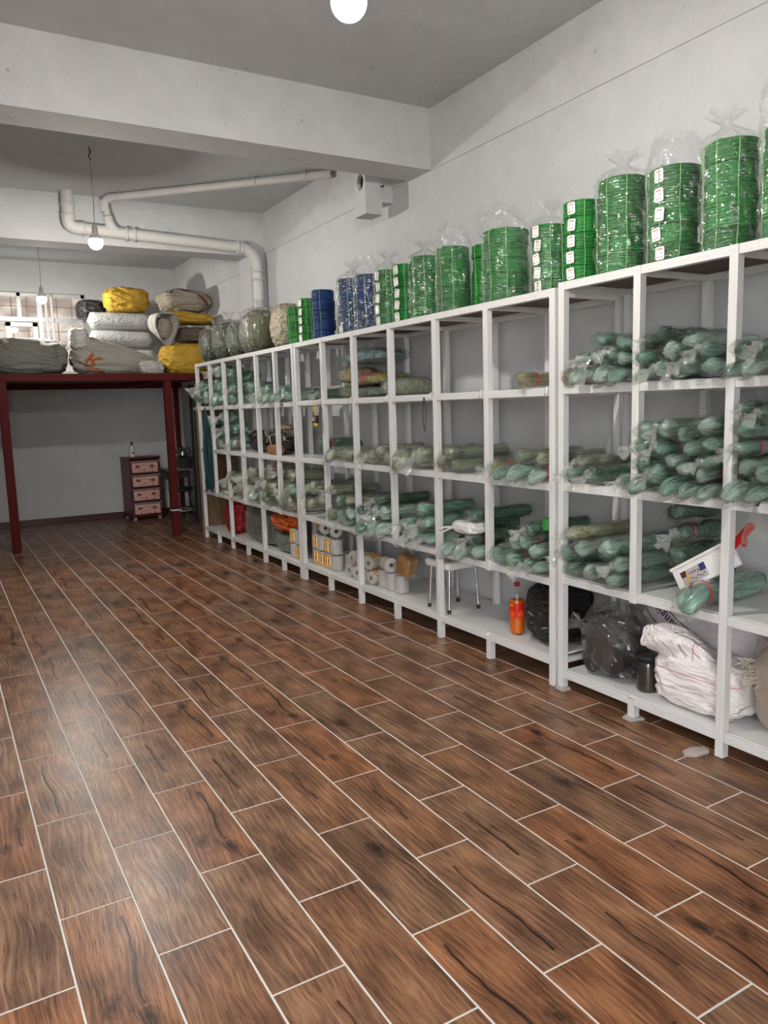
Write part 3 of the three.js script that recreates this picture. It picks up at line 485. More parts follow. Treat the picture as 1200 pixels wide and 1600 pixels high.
// ------------------------------------------------------------------ pipes, vent box
{
  const t = thing('waste_pipe', 'thick white painted waste pipe running along the rear beam and down the column', 'pipe', [1.24, 3.15, -7.69]), L = (g) => at(g, -1.24, -3.15, 7.69), r = 0.055, z = -7.69;
  mesh('pipe_run', L(rod([1.24, 3.46, z], [1.235, 3.23, z], r)), M.paintedPipe, t);
  mesh('elbow', L(tube([[1.235, 3.24, z], [1.24, 3.17, z], [1.29, 3.145, z], [1.36, 3.142, z]], r * 1.06, 14, 16)), M.paintedPipe, t);
  mesh('pipe_run', L(rod([1.34, 3.142, z], [2.88, 3.085, z], r * 0.96)), M.paintedPipe, t);
  mesh('elbow', L(tube([[2.84, 3.086, z], [2.91, 3.078, z], [2.97, 3.04, z], [3.02, 2.97, z], [3.03, 2.90, z]], r * 1.06, 16, 16)), M.paintedPipe, t);
  mesh('pipe_run', L(rod([3.03, 2.92, z], [3.04, 0.0, z], r * 0.92)), M.paintedPipe, t);
  for (const [x, y, ax] of [[1.24, 3.345, 'y'], [1.236, 3.25, 'y'], [1.36, 3.141, 'x'], [1.74, 3.127, 'x'], [1.81, 3.125, 'x'], [2.83, 3.087, 'x'], [2.87, 3.085, 'x'], [3.032, 2.86, 'y'], [3.032, 2.78, 'y']]) { const g = new THREE.TorusGeometry(r * 1.0, 0.011, 8, 20); if (ax === 'x') g.rotateY(Math.PI / 2); else g.rotateX(Math.PI / 2); mesh('collar', L(at(g, x, y, z)), M.paintedPipe, t); }
  mesh('branch_tee', L(tube([[1.68, 3.13, z], [1.62, 3.16, z + 0.02], [1.585, 3.21, z + 0.03], [1.575, 3.26, z + 0.03]], 0.045, 10, 14)), M.paintedPipe, t);
  const s = thing('drain_pipe', 'thin white painted pipe slanting across the ceiling to the right wall', 'pipe', [1.57, 3.2, -7.66]), K = (g) => at(g, -1.57, -3.2, 7.66), q = 0.033;
  mesh('pipe_run', K(rod([1.575, 3.27, -7.66], [1.555, 3.36, -7.65], q)), M.paintedPipe, s);
  mesh('elbow', K(tube([[1.56, 3.34, -7.655], [1.555, 3.385, -7.645], [1.59, 3.415, -7.61], [1.64, 3.418, -7.56]], q * 1.12, 12, 12)), M.paintedPipe, s);
  mesh('pipe_run', K(rod([1.62, 3.418, -7.58], [3.0, 3.412, -6.20], q)), M.paintedPipe, s);
  mesh('elbow', K(tube([[2.97, 3.412, -6.23], [3.04, 3.411, -6.16], [3.085, 3.41, -6.115], [3.105, 3.41, -6.095]], q * 1.12, 12, 12)), M.paintedPipe, s);
  mesh('end_cap', K(rod([3.098, 3.41, -6.102], [3.108, 3.41, -6.092], q * 1.14)), M.paintedPipe, s);
  mesh('stub', K(rod([1.535, 3.40, -7.66], [1.545, 3.30, -7.655], q * 0.9)), M.paintedPipe, s);
  for (const [x, z2] of [[1.66, -7.54], [2.62, -6.58], [2.95, -6.25]]) { const g = new THREE.TorusGeometry(q, 0.008, 8, 18); g.rotateY(Math.PI / 4 ); g.rotateY(0); mesh('collar', K(at(g, x, 3.416, z2)), M.paintedPipe, s); }
}
{
  const t = thing('vent_box', 'white plastered flue box with a black round hole under the deep beam', 'vent', [2.897, 2.86, -5.14]);
  const s = new THREE.Shape([[0, 0], [0.17, 0], [0.17, 0.34], [0, 0.34]].map(([a, b]) => new THREE.Vector2(a, b)));
  const h = new THREE.Path(); h.absellipse(0.077, 0.236, 0.048, 0.058, 0, Math.PI * 2); s.holes.push(h);
  const g = new THREE.ExtrudeGeometry(s, { depth: 0.03, bevelEnabled: false, curveSegments: 20 }); g.rotateY(Math.PI / 2); g.translate(0, 0, 0);   // panel in the yz plane: shape x -> -z
  mesh('front_panel', g, M.wall, t);
  mesh('body', merge([box(0.03, 0.14, 0, 0.03, -0.17, 0), box(0.03, 0.14, 0.03, 0.34, -0.02, 0), box(0.03, 0.14, 0.03, 0.34, -0.17, -0.15), box(0.12, 0.14, 0.03, 0.34, -0.15, -0.02)]), M.wall, t);
  mesh('flue_lining', at(new THREE.CylinderGeometry(0.06, 0.06, 0.088, 24, 1, true).rotateZ(Math.PI / 2), 0.075, 0.236, -0.077), M.flueDark, t).userData.label = 'inside of the flue coloured dark for depth';
  mesh('flue_back', at(new THREE.CircleGeometry(0.062, 24).rotateY(-Math.PI / 2), 0.118, 0.236, -0.077), M.flueDark, t);
  mesh('wall_stub', box(0.14, 0.252, 0.10, 0.34, -0.15, -0.03), M.wall, t);
  mesh('bracket', rod([0.13, 0.2, 0.001], [0.15, 0.205, 0.02], 0.006, 0.006, 8), M.blackPlastic, t);
}
// ------------------------------------------------------------------ sacks
function sackGeo({ w, h, d, seed, fold = 0.05, pw = 0.62, taper = 0, tilt = 0, freq = 3, nu = 44, nv = 30, crease = 0.6 }) {
  const R = rng(seed), z0 = R() * 70;
  return surface(nu, nv, (u, v) => {
    const a = u * Math.PI * 2, ph = v * Math.PI, sg = (q, p) => Math.sign(q) * Math.abs(q) ** p;
    const rad = Math.abs(Math.sin(ph)) ** 0.6, X = rad * sg(Math.cos(a), pw), Z = -rad * sg(Math.sin(a), pw), Y = -sg(Math.cos(ph), 0.75);
    const n = fbm(X * freq * 0.7 + z0, Y * freq * 0.7, Z * freq * 0.7, 3), rd = 1 - Math.abs(noise(X * freq + z0, Y * freq + 5, Z * freq)) * 2.4;
    const k = 1 + fold * (2.0 * n + crease * rd);
    const tp = 1 - taper * (X * 0.5 + 0.5);
    const cap = (q) => clamp(q, -1, 1), yk = clamp(Y * k, -1, 1);
    return [cap(X * k) * w / 2, Math.max(0, (yk * tp + 1) * h / 2 - (taper ? (1 - tp) * h / 2 : 0)) + tilt * X * w / 2 * (Y > -0.5 ? 1 : 0), cap(Z * k) * d / 2 * mix(1, tp, 0.6)];
  });
}
const cl = { grey: cloth(0.20, 0.20, 0.175), grey2: cloth(0.24, 0.235, 0.21), yellow: cloth(0.55, 0.33, 0.03), white: cloth(0.62, 0.60, 0.56), tan: cloth(0.36, 0.31, 0.24), black: cloth(0.012, 0.012, 0.013, { roughness: 0.35 }), brown: cloth(0.12, 0.09, 0.065), red: cloth(0.35, 0.006, 0.008, { roughness: 0.5 }), orange: cloth(0.60, 0.11, 0.008, { roughness: 0.5 }), lilac: cloth(0.50, 0.47, 0.49), towel: cloth(0.80, 0.74, 0.74), beige: cloth(0.45, 0.40, 0.30) };
const DECK = 1.905;
function sack(name, label, cat, pos, o, mat, turn = 0, extra) { const t = thing(name, label, cat, pos, turn); mesh('body', sackGeo(o), mat, t); if (extra) extra(t); return t; }
function knot(t, x, y, z, s, mat, dir = [0, 1, 0]) {   // gathered neck of a bag
  const g = surface(18, 8, (u, v) => { const a = u * 6.2832, r = s * (v < 0.35 ? mix(0.8, 0.3, v / 0.35) : mix(0.3, 1, (v - 0.35) / 0.65)) * (1 + 0.3 * Math.sin(a * 5) * (0.3 + v)); return [r * Math.cos(a), v * s * 2.2, -r * Math.sin(a)]; });
  g.applyQuaternion(new THREE.Quaternion().setFromUnitVectors(V(0, 1, 0), V(...dir).normalize())); g.translate(x, y, z); mesh('gathered_neck', g, mat, t);
}
// loft: red steel frame and deck
{
  const t = thing('loft', 'red steel loft platform carrying sacks and rolls', 'loft', [2.38, 0, -9.07]), L = (g) => at(g, -2.38, 0, 9.07);
  mesh('front_beam', L(rbox(XL + 0.01, XR - 0.01, 1.82, 1.90, -9.07, -9.03, 0.004)), M.redSteel, t);
  mesh('rear_beam', L(rbox(XL + 0.01, XR - 0.01, 1.80, 1.875, ZB + 0.02, ZB + 0.06, 0.004)), M.redSteel, t);
  for (const x of [-2.3, -1.0, 0.66, 2.39]) { mesh('joist', L(rbox(x - 0.02, x + 0.02, 1.81, 1.875, ZB + 0.06, -9.07, 0.004)), M.redSteel, t); if (x > -2) mesh('post', L(rbox(x - 0.043, x + 0.043, 0, 1.82, -9.11, -9.03, 0.006)), M.redSteel, t); }
  mesh('post', L(rbox(3.02, 3.08, 0, 1.80, ZB + 0.03, ZB + 0.10, 0.006)), M.redSteel, t);
  for (let i = 0; i < 8; i++) { const a = mix(XL + 0.01, XR - 0.01, i / 8), b = mix(XL + 0.01, XR - 0.01, (i + 1) / 8) - 0.004; mesh('deck_board', L(box(a, b, 1.876, 1.904, ZB + 0.01, -9.072)), M.darkWood, t); }
  mesh('post_clip', L(rbox(2.335, 2.445, 0.30, 0.315, -9.12, -9.02, 0.003)), M.whiteSteel, t);
}
sack('grey_sack', 'dull grey woven sack under the barred window', 'sack', [0.98, DECK, -9.5], { w: 0.80, h: 0.40, d: 0.55, seed: 3, fold: 0.08, freq: 3, crease: 1 }, cl.grey, 0.0);
{
  const tex = canvasTex(512, 256, (c, w, h) => { c.fillStyle = '#a09d93'; c.fillRect(0, 0, w, h); c.fillStyle = '#b0501c'; c.save(); c.translate(330, 150); c.rotate(0.5); c.font = 'bold 46px sans-serif'; c.fillText('K', 0, 0); for (let i = 0; i < 4; i++) c.fillRect(-20 + i * 12, 14 + i * 11, 60, 6); c.restore(); });
  sack('printed_sack', 'long grey sack with a gathered end and orange print', 'sack', [1.90, DECK, -9.42], { w: 0.98, h: 0.50, d: 0.45, seed: 8, fold: 0.08, taper: 0.62, freq: 3, crease: 1 }, std({ map: tex, bumpMap: rep(clothBump, 2, 2), bumpScale: 0.03, roughness: 0.7, side: THREE.DoubleSide }), 0.0, (t) => mesh('rolled_end', sackGeo({ w: 0.2, h: 0.24, d: 0.24, seed: 207, fold: 0.1, freq: 4, crease: 1.2, nu: 28, nv: 20 }).translate(-0.40, 0.27, 0.1), cl.white, t));
}
M.rollFilm = phys({ color: lin(0.42, 0.43, 0.43), roughness: 0.3, clearcoat: 0.5, clearcoatRoughness: 0.2, bumpMap: rep(clothBump, 3, 2), bumpScale: 0.008 });
function roll(label, [x, y, z], len, r, turn, tail) {
  const t = thing('wrapped_roll', label, 'roll', [x, y, z], turn), s = rng(Math.round(y * 100));
  mesh('roll_body', surface(28, 20, (u, v) => { const a = u * 6.2832, e = v < 0.08 ? Math.sqrt(1 - (1 - v / 0.08) ** 2) : v > 0.92 ? Math.sqrt(1 - ((v - 0.92) / 0.08) ** 2) : 1, rr = r * Math.max(0.02, e) * (1 + 0.04 * noise(v * 5, Math.cos(a) * 1.5, Math.sin(a) * 1.5 + y * 7)); return [(v - 0.5) * len, rr * Math.sin(a), rr * Math.cos(a)]; }), M.rollFilm, t);
  if (tail) mesh('twisted_tail', surface(18, 10, (u, v) => { const a = u * 6.2832, rr = r * mix(0.55, 0.85, v) * (1 + 0.35 * Math.sin(5 * a) * v); return [-len / 2 - v * 0.2, rr * Math.sin(a) * 0.8 - v * 0.08, rr * Math.cos(a)]; }), M.film, t);
  void s; return t;
}
sack('folded_sack', 'flat folded grey sack lying under the wrapped rolls', 'sack', [2.05, DECK, -10.0], { w: 0.8, h: 0.13, d: 0.5, seed: 12, fold: 0.04 }, cl.grey2);
roll('lowest grey wrapped roll, half hidden by the printed sack', [2.10, 2.14, -9.86], 0.76, 0.101, 0.0, 0);
roll('grey film wrapped roll in the middle of the stack', [2.08, 2.352, -9.86], 0.76, 0.102, 0.03, 0);
roll('grey film wrapped roll on top of the stack with a crumpled tail', [2.08, 2.566, -9.86], 0.76, 0.102, -0.03, 1);
sack('black_bag', 'small black bag wedged behind the top wrapped roll', 'bag', [1.80, 2.60, -10.14], { w: 0.34, h: 0.24, d: 0.3, seed: 14, fold: 0.06 }, cl.black);
sack('yellow_sack', 'yellow sack lying on top of the wrapped rolls', 'sack', [2.17, 2.677, -9.86], { w: 0.52, h: 0.28, d: 0.36, seed: 17, fold: 0.10, pw: 0.8, freq: 3.5, crease: 1.1 }, cl.yellow);
sack('yellow_sack', 'lower bright yellow sack standing on the loft deck next to the shelf end', 'sack', [2.72, DECK, -9.42], { w: 0.58, h: 0.36, d: 0.5, seed: 18, fold: 0.10, pw: 0.75, freq: 3.5, crease: 1.1 }, cl.yellow);
sack('tan_sack', 'brown woven sack squeezed between the two yellow sacks', 'sack', [2.85, 2.275, -9.55], { w: 0.42, h: 0.20, d: 0.5, seed: 22, fold: 0.06 }, cl.brown);
sack('yellow_sack', 'flattened yellow sack draped under the pale red-trimmed sack', 'sack', [2.84, 2.51, -9.48], { w: 0.56, h: 0.13, d: 0.42, seed: 23, fold: 0.09, tilt: -0.12 }, cl.yellow, 0, null);
sack('pale_sack', 'pale sack with dark red trim on top of the loft pile', 'sack', [2.80, 2.665, -9.62], { w: 0.60, h: 0.26, d: 0.46, seed: 24, fold: 0.08, crease: 1 }, cl.tan, 0.2, (t) => { mesh('red_trim', tube([[-0.26, 0.20, 0.18], [-0.12, 0.255, 0.14], [0.02, 0.22, 0.2], [0.14, 0.16, 0.235], [0.2, 0.08, 0.24]], 0.012, 24, 6), std({ color: lin(0.12, 0.02, 0.025), roughness: 0.8 }), t); });
{
  const t = thing('open_sack', 'open white woven sack with its round mouth showing on the loft', 'sack', [2.47, 2.445, -9.2]);
  const g = surface(30, 16, (u, v) => { const a = u * 6.2832, q = v, r = mix(0.155, 0.10, q) * (1 + 0.12 * Math.sin(a * 3) * (1 - q) + 0.06 * noise(Math.cos(a) * 2, Math.sin(a) * 2, q * 4)); return [r * Math.cos(a) * 0.85, r * Math.sin(a) * 1.15, -q * 0.42]; });
  g.rotateY(0.1); g.rotateX(0.2); mesh('body', g, cl.white, t);
  const rim = surface(40, 6, (u, v) => { const a = u * 6.2832, b = v * 6.2832, r = 0.155 * (1 + 0.12 * Math.sin(a * 3)); const R2 = r + 0.012 * Math.cos(b); return [R2 * Math.cos(a) * 0.85, R2 * Math.sin(a) * 1.15, 0.012 * Math.sin(b)]; }); rim.rotateY(0.1); rim.rotateX(0.2); mesh('rolled_rim', rim, cl.white, t);
  const inn = sackGeo({ w: 0.2, h: 0.24, d: 0.12, seed: 31, fold: 0.08 }); inn.translate(0, -0.12, -0.16); mesh('contents', inn, cl.tan, t);
}
tag(mesh('paper_wad', at(sackGeo({ w: 0.28, h: 0.14, d: 0.10, seed: 33, fold: 0.10, freq: 4, pw: 1, nu: 26, nv: 18, crease: 1.2 }), 2.24, DECK, -9.13), cl.white), 'crumpled white paper on the loft edge', 'paper');
for (const [i, x] of [1.42, 1.49].entries()) {
  const t = thing('fluorescent_tube', 'white fluorescent tube leaning by the barred window', 'lamp tube', [x, DECK, ZB + 0.14], 0, 'spare fluorescent tubes'); t.rotation.x = -0.07;
  mesh('glass_tube', rod([0, 0.03, 0], [0, 1.1, 0], 0.016, 0.016, 14), std({ color: lin(0.88, 0.88, 0.88), roughness: 0.25 }), t); for (const y of [0, 1.1]) mesh('metal_cap', rod([0, y, 0], [0, y + 0.03, 0], 0.0165, 0.0165, 14), M.aluminium, t); void i;
}
// ------------------------------------------------------------------ beneath the loft
{
  const t = thing('drawer_unit', 'dark red plastic drawer tower with flowered drawer fronts', 'drawers', [2.42, 0, -10.86], 0.12), W = 0.40, D = 0.36;
  const plastic = std({ color: lin(0.10, 0.012, 0.016), roughness: 0.35 });
  const flower = canvasTex(256, 128, (c, w, h) => { c.fillStyle = '#d8b3a4'; c.fillRect(0, 0, w, h); const R = rng(4); for (let i = 0; i < 60; i++) { c.fillStyle = ['#a8342e', '#8d5a4c', '#c4685c'][i % 3]; c.beginPath(); c.arc(R() * w, h * 0.45 + R() * h * 0.5, 2 + R() * 4, 0, 7); c.fill(); } for (const x of [60, 190]) { c.fillStyle = '#8e1f24'; for (let k = 0; k < 6; k++) { c.beginPath(); c.arc(x + 12 * Math.cos(k), 50 + 12 * Math.sin(k), 8, 0, 7); c.fill(); } } c.strokeStyle = '#8e1f24'; c.lineWidth = 4; c.beginPath(); c.moveTo(60, 50); c.quadraticCurveTo(125, 20, 190, 50); c.stroke(); });
  mesh('top_panel', merge([rbox(-W / 2 - 0.02, W / 2 + 0.02, 0.84, 0.865, -D / 2 - 0.01, D / 2 + 0.02, 0.008)]), plastic, t);
  for (const s of [-1, 1]) mesh('side_panel', rbox(s * W / 2 - 0.012, s * W / 2 + 0.012, 0.06, 0.84, -D / 2, D / 2, 0.005), plastic, t);
  mesh('back_panel', rbox(-W / 2, W / 2, 0.06, 0.84, -D / 2, -D / 2 + 0.012, 0.004), plastic, t);
  mesh('base_panel', rbox(-W / 2, W / 2, 0.05, 0.075, -D / 2, D / 2, 0.004), plastic, t);
  for (let i = 0; i < 4; i++) {
    const y = 0.085 + i * 0.19, dr = new THREE.Group(); dr.name = 'drawer'; t.add(dr);
    const front = rbox(-W / 2 + 0.02, W / 2 - 0.02, y, y + 0.135, D / 2 - 0.025, D / 2 + 0.004, 0.006), p = front.attributes.position, uv = front.attributes.uv;
    for (let k = 0; k < p.count; k++) uv.setXY(k, (p.getX(k) + W / 2) / W, (p.getY(k) - y) / 0.135);
    mesh('drawer_front', front, std({ map: flower, roughness: 0.4 }), dr).userData.label = 'drawer front printed with red flowers';
    mesh('drawer_handle', rbox(-W / 2 + 0.0, W / 2 - 0.0, y + 0.14, y + 0.162, D / 2 - 0.01, D / 2 + 0.03, 0.006), std({ color: lin(0.30, 0.22, 0.20), roughness: 0.4 }), dr);
    if (i) mesh('divider', rbox(-W / 2, W / 2, y - 0.022, y - 0.008, -D / 2, D / 2 - 0.02, 0.003), plastic, t);
  }
  for (const [a, b] of [[-1, -1], [1, -1], [-1, 1], [1, 1]]) { const g = new THREE.TorusGeometry(0.016, 0.009, 8, 16); g.translate(a * 0.17, 0.025, b * 0.15); mesh('castor', g, std({ color: lin(0.5, 0.5, 0.48), roughness: 0.4 }), t); }
  const b = thing('lotion_bottle', 'white pump bottle standing on the drawer tower', 'bottle', [2.31, 0.866, -10.80]);
  mesh('body', lathe([[0.0005, 0], [0.036, 0], [0.038, 0.01], [0.038, 0.13], [0.03, 0.15], [0.014, 0.158], [0.014, 0.17], [0.0005, 0.17]], 20), std({ color: lin(0.62, 0.60, 0.58), roughness: 0.35 }), b);
  mesh('cap', lathe([[0.0005, 0.205], [0.012, 0.205], [0.016, 0.195], [0.016, 0.168], [0.0005, 0.168]], 16), M.blackPlastic, b);
  mesh('printed_emblem', at(new THREE.CircleGeometry(0.016, 18), 0.004, 0.06, 0.0392), std({ color: lin(0.08, 0.05, 0.05), roughness: 0.5 }), b);
}
{
  const t = thing('side_table', 'small dark table beside the drawer tower', 'table', [2.92, 0, -10.75]);
  mesh('tabletop', rbox(-0.22, 0.20, 0.655, 0.68, -0.2, 0.2, 0.006), std({ color: lin(0.22, 0.21, 0.2), roughness: 0.4 }), t);
  mesh('apron', rbox(-0.2, 0.18, 0.52, 0.655, -0.18, -0.165, 0.004), M.darkWood, t);
  for (const [a, b] of [[-0.19, -0.17], [0.18, -0.17], [-0.19, 0.17], [0.18, 0.17]]) mesh('leg', rod([a, 0, b], [a, 0.655, b], 0.013, 0.013, 10), M.blackPlastic, t);
  const s = thing('metal_case', 'dark metal case standing on the small table', 'case', [3.0, 0.681, -10.80]); mesh('body', rbox(-0.11, 0.11, 0, 0.13, -0.1, 0.1, 0.01), std({ color: lin(0.03, 0.028, 0.025), roughness: 0.4 }), s); mesh('lid', rbox(-0.115, 0.115, 0.13, 0.145, -0.105, 0.105, 0.005), std({ color: lin(0.045, 0.04, 0.035), roughness: 0.4 }), s);
  const k = thing('steel_kettle', 'shiny steel kettle standing on the dark case', 'kettle', [3.0, 0.827, -10.80]); const steel = std({ color: lin(0.35, 0.34, 0.32), metalness: 0.9, roughness: 0.2 });
  mesh('body', lathe([[0.0005, 0], [0.06, 0], [0.07, 0.03], [0.06, 0.09], [0.035, 0.125], [0.0005, 0.135]], 24), steel, k); mesh('spout', tube([[-0.05, 0.05, 0], [-0.09, 0.08, 0], [-0.10, 0.11, 0]], 0.012, 10, 8), steel, k); mesh('lid_knob', at(new THREE.SphereGeometry(0.014, 12, 8), 0, 0.145, 0), M.blackPlastic, k); mesh('handle', tube([[0.055, 0.03, 0], [0.11, 0.06, 0], [0.08, 0.12, 0], [0.03, 0.125, 0]], 0.007, 14, 8), M.blackPlastic, k);
  const p = thing('glass_tray', 'pale tray lying on the small table by the drawer tower', 'tray', [2.79, 0.681, -10.62]); mesh('plate', rbox(-0.08, 0.08, 0, 0.012, -0.06, 0.06, 0.004), std({ color: lin(0.4, 0.39, 0.37), roughness: 0.3 }), p); mesh('rim', merge([rbox(-0.08, 0.08, 0.01, 0.022, 0.052, 0.06, 0.002), rbox(-0.08, 0.08, 0.01, 0.022, -0.06, -0.052, 0.002)]), std({ color: lin(0.4, 0.39, 0.37), roughness: 0.3 }), p);
  const c = thing('office_stool', 'round stool with a chrome foot ring before the small table', 'stool', [2.80, 0, -10.28]);
  mesh('seat', lathe([[0.0005, 0.40], [0.15, 0.40], [0.165, 0.42], [0.16, 0.45], [0.0005, 0.465]], 28), std({ color: lin(0.02, 0.02, 0.02), roughness: 0.5 }), c); const ring = new THREE.TorusGeometry(0.15, 0.009, 8, 36); ring.rotateX(Math.PI / 2); ring.translate(0, 0.15, 0); mesh('foot_ring', ring, M.aluminium, c);
  for (let i = 0; i < 4; i++) { const a = i * Math.PI / 2 + 0.4; mesh('leg', rod([0.17 * Math.cos(a), 0, 0.17 * Math.sin(a)], [0.10 * Math.cos(a), 0.40, 0.10 * Math.sin(a)], 0.010, 0.010, 8), M.blackPlastic, c); }
  const sp = thing('stove_pipe', 'black stove pipe rising to the loft beside the plywood panel', 'pipe', [2.96, 0, -10.0]); mesh('pipe_run', rod([0, 0.0, 0], [0, 1.80, 0], 0.05, 0.05, 20), std({ color: lin(0.015, 0.014, 0.013), roughness: 0.5 }), sp); for (const y of [0.6, 1.2]) { const g = new THREE.TorusGeometry(0.051, 0.006, 6, 20); g.rotateX(Math.PI / 2); g.translate(0, y, 0); mesh('joint_ring', g, M.blackPlastic, sp); }
  const pl = thing('plywood_panel', 'upright brown plywood panel closing the loft end of the shelves', 'panel', [2.86, 0, -8.80]); mesh('sheet', uvBox(new RoundedBoxGeometry(0.46, 1.76, 0.016, 1, 0.003)).translate(0, 0.88, 0), std({ color: lin(0.20, 0.11, 0.05), map: strandMap, roughness: 0.6 }), pl); mesh('edge_strip', rbox(-0.232, -0.226, 0, 1.76, -0.010, 0.010, 0.002), std({ color: lin(0.26, 0.15, 0.07), roughness: 0.6 }), pl);
}
// ------------------------------------------------------------------ things hanging on the shelf hooks
{
  const t = thing('cord_hank', 'dark blue-green cord hank hanging on a hook at the loft end of the shelves', 'cord', [2.572, 1.475, -8.26]), R = rng(61), list = [];
  for (let i = 0; i < 46; i++) { const a = R() * 6.28, q = 0.02 + R() * 0.055, L = 0.78 + R() * 0.13, w = R() * 6; const pts = [[0, 0, 0]]; for (let k = 1; k <= 6; k++) { const f = k / 6, s = q * Math.sin(Math.min(1, f * 1.5) * 1.5) ; pts.push([s * Math.cos(a) * 0.6 + 0.006 * Math.sin(w + k), -L * f, s * Math.sin(a) + 0.006 * Math.cos(w + k * 1.7)]); } list.push(tube(pts, 0.0055, 14, 5)); }
  mesh('cords', mergeGeometries(list), std({ color: lin(0.004, 0.045, 0.058), roughness: 0.6 }), t).userData.kind = 'stuff';
  mesh('hanging_loop', tube([[0, -0.05, 0.012], [-0.004, 0.0, 0.014], [0, 0.022, 0], [-0.004, 0, -0.014], [0, -0.05, -0.012]], 0.006, 20, 6), std({ color: lin(0.004, 0.04, 0.05), roughness: 0.6 }), t);
}
{
  const t = thing('tape_measure', 'yellow tape measure with a yellow strap hanging on a shelf hook', 'tape measure', [2.575, 1.49, -5.47]), yel = std({ color: lin(0.75, 0.50, 0.01), roughness: 0.4 }), blk = std({ color: lin(0.02, 0.02, 0.02), roughness: 0.4 });
  mesh('strap', rbox(-0.003, 0.003, -0.10, 0.01, -0.009, 0.009, 0.002), yel, t); mesh('case', rbox(-0.018, 0.018, -0.155, -0.095, -0.033, 0.033, 0.012, 3), blk, t); mesh('case_sticker', rbox(-0.0195, 0.0195, -0.14, -0.11, -0.02, 0.02, 0.003), std({ color: lin(0.5, 0.35, 0.3), roughness: 0.4 }), t); mesh('blade_tip', rbox(-0.012, 0.012, -0.178, -0.15, -0.02, 0.016, 0.004), yel, t);
  const c = thing('cord_loop', 'thin black cord loop hanging on a shelf hook', 'cord', [2.57, 1.485, -3.92]); mesh('cord', tube([[0, 0.01, 0], [0.0, -0.06, 0.017], [0, -0.15, 0.012], [0, -0.19, 0], [0, -0.15, -0.012], [0, -0.06, -0.014]], 0.003, 40, 6, true), blk, c); mesh('knot', at(new THREE.SphereGeometry(0.006, 10, 8), 0, -0.19, 0), blk, c);
}
// white blade tool with red grip
{
  const t = thing('skimming_tool', 'white blade tool with a picture label and a red grip leaning on the shelf edge', 'tool', [2.70, 0.752, -2.03]);
  const tex = canvasTex(256, 128, (c, w, h) => { c.fillStyle = '#b9b2b4'; c.fillRect(0, 0, w, h); c.fillStyle = '#5a2436'; c.fillRect(0, 0, 60, 56); c.fillStyle = '#d8b43c'; c.fillRect(52, 30, 22, 90); c.fillStyle = '#2c3a6e'; c.fillRect(196, 0, 60, 66); c.fillStyle = '#222'; c.font = 'bold 34px sans-serif'; c.fillText('Look', 80, 52); c.fillText('Bag', 168, 60); c.fillStyle = '#434'; for (let i = 0; i < 7; i++) c.fillRect(84 + i * 22, 82 + (i % 3) * 8, 14, 12); });
  const inner = new THREE.Group(); inner.name = 'blade'; t.add(inner); inner.rotation.set(0.46, 0, 0);   // long side rises along +z
  mesh('blade_plate', rbox(-0.012, 0.012, -0.055, 0.05, -0.16, 0.16, 0.006), std({ color: lin(0.82, 0.82, 0.8), roughness: 0.35 }), inner); mesh('blade_edge', rbox(-0.018, 0.018, 0.04, 0.055, -0.165, 0.165, 0.005), std({ color: lin(0.82, 0.82, 0.8), roughness: 0.35 }), inner);
  const lab = new THREE.PlaneGeometry(0.135, 0.058); lab.rotateY(-Math.PI / 2); lab.translate(-0.0125, -0.008, -0.055); mesh('picture_label', lab, std({ map: tex, roughness: 0.4 }), inner);
  const red = std({ color: lin(0.55, 0.008, 0.01), roughness: 0.35 }); inner.rotation.x = -0.55;
  mesh('grip', merge([rod([0, 0.088, 0.112], [0, 0.19, 0.195], 0.015, 0.018, 14), at(new THREE.SphereGeometry(0.018, 12, 10), 0, 0.19, 0.195)]), red, t); mesh('grip_notch', rbox(-0.008, 0.008, 0.11, 0.14, 0.165, 0.185, 0.004), red, t);
  mesh('blue_clip', at(new THREE.TorusGeometry(0.018, 0.004, 8, 18).rotateY(Math.PI / 2), 0, 0.078, 0.105), std({ color: lin(0.02, 0.05, 0.25), roughness: 0.4 }), t);
  const b = thing('film_pouch', 'clear plastic pouch hanging over the red tool grip', 'pouch', [2.588, 0.995, -1.735]); mesh('pouch_film', surface(20, 14, (u, v) => { const a = u * 6.2832, r = mix(0.012, 0.05, smooth(0, 0.8, v)) * (1 + 0.3 * noise(Math.cos(a) * 3, v * 5, Math.sin(a) * 3)); return [r * 0.5 * Math.cos(a), 0.06 - v * 0.16, r * Math.sin(a)]; }), M.film, b); mesh('pouch_clip', rod([0, 0.05, 0], [0.03, 0.075, 0], 0.006, 0.006, 8), M.blackPlastic, b);
}
// ------------------------------------------------------------------ bottom boards
const YB = UNITS.B.lv[0] + 0.004, YA = UNITS.A.lv[0] + 0.004, YC = UNITS.C.lv[0] + 0.004;
{   // stool with a plastic seat and steel legs
  const t = thing('plastic_stool', 'white plastic stool with steel legs standing on the bottom board', 'stool', [2.795, YB, -3.965]), wp = std({ color: lin(0.74, 0.73, 0.71), roughness: 0.35 });
  mesh('seat', rbox(-0.135, 0.135, 0.275, 0.325, -0.135, 0.135, 0.022, 3), wp, t);
  for (const [a, b] of [[-1, -1], [1, -1], [-1, 1], [1, 1]]) { const l = mesh('leg', rod([a * 0.115, 0.0, b * 0.112], [a * 0.10, 0.28, b * 0.10], 0.009, 0.009, 12), std({ color: lin(0.62, 0.62, 0.62), metalness: 0.9, roughness: 0.2 }), t); mesh('rubber_foot', rod([a * 0.115, 0, b * 0.112], [a * 0.1135, 0.025, b * 0.1108], 0.0125, 0.0125, 12), M.blackPlastic, l); }
}
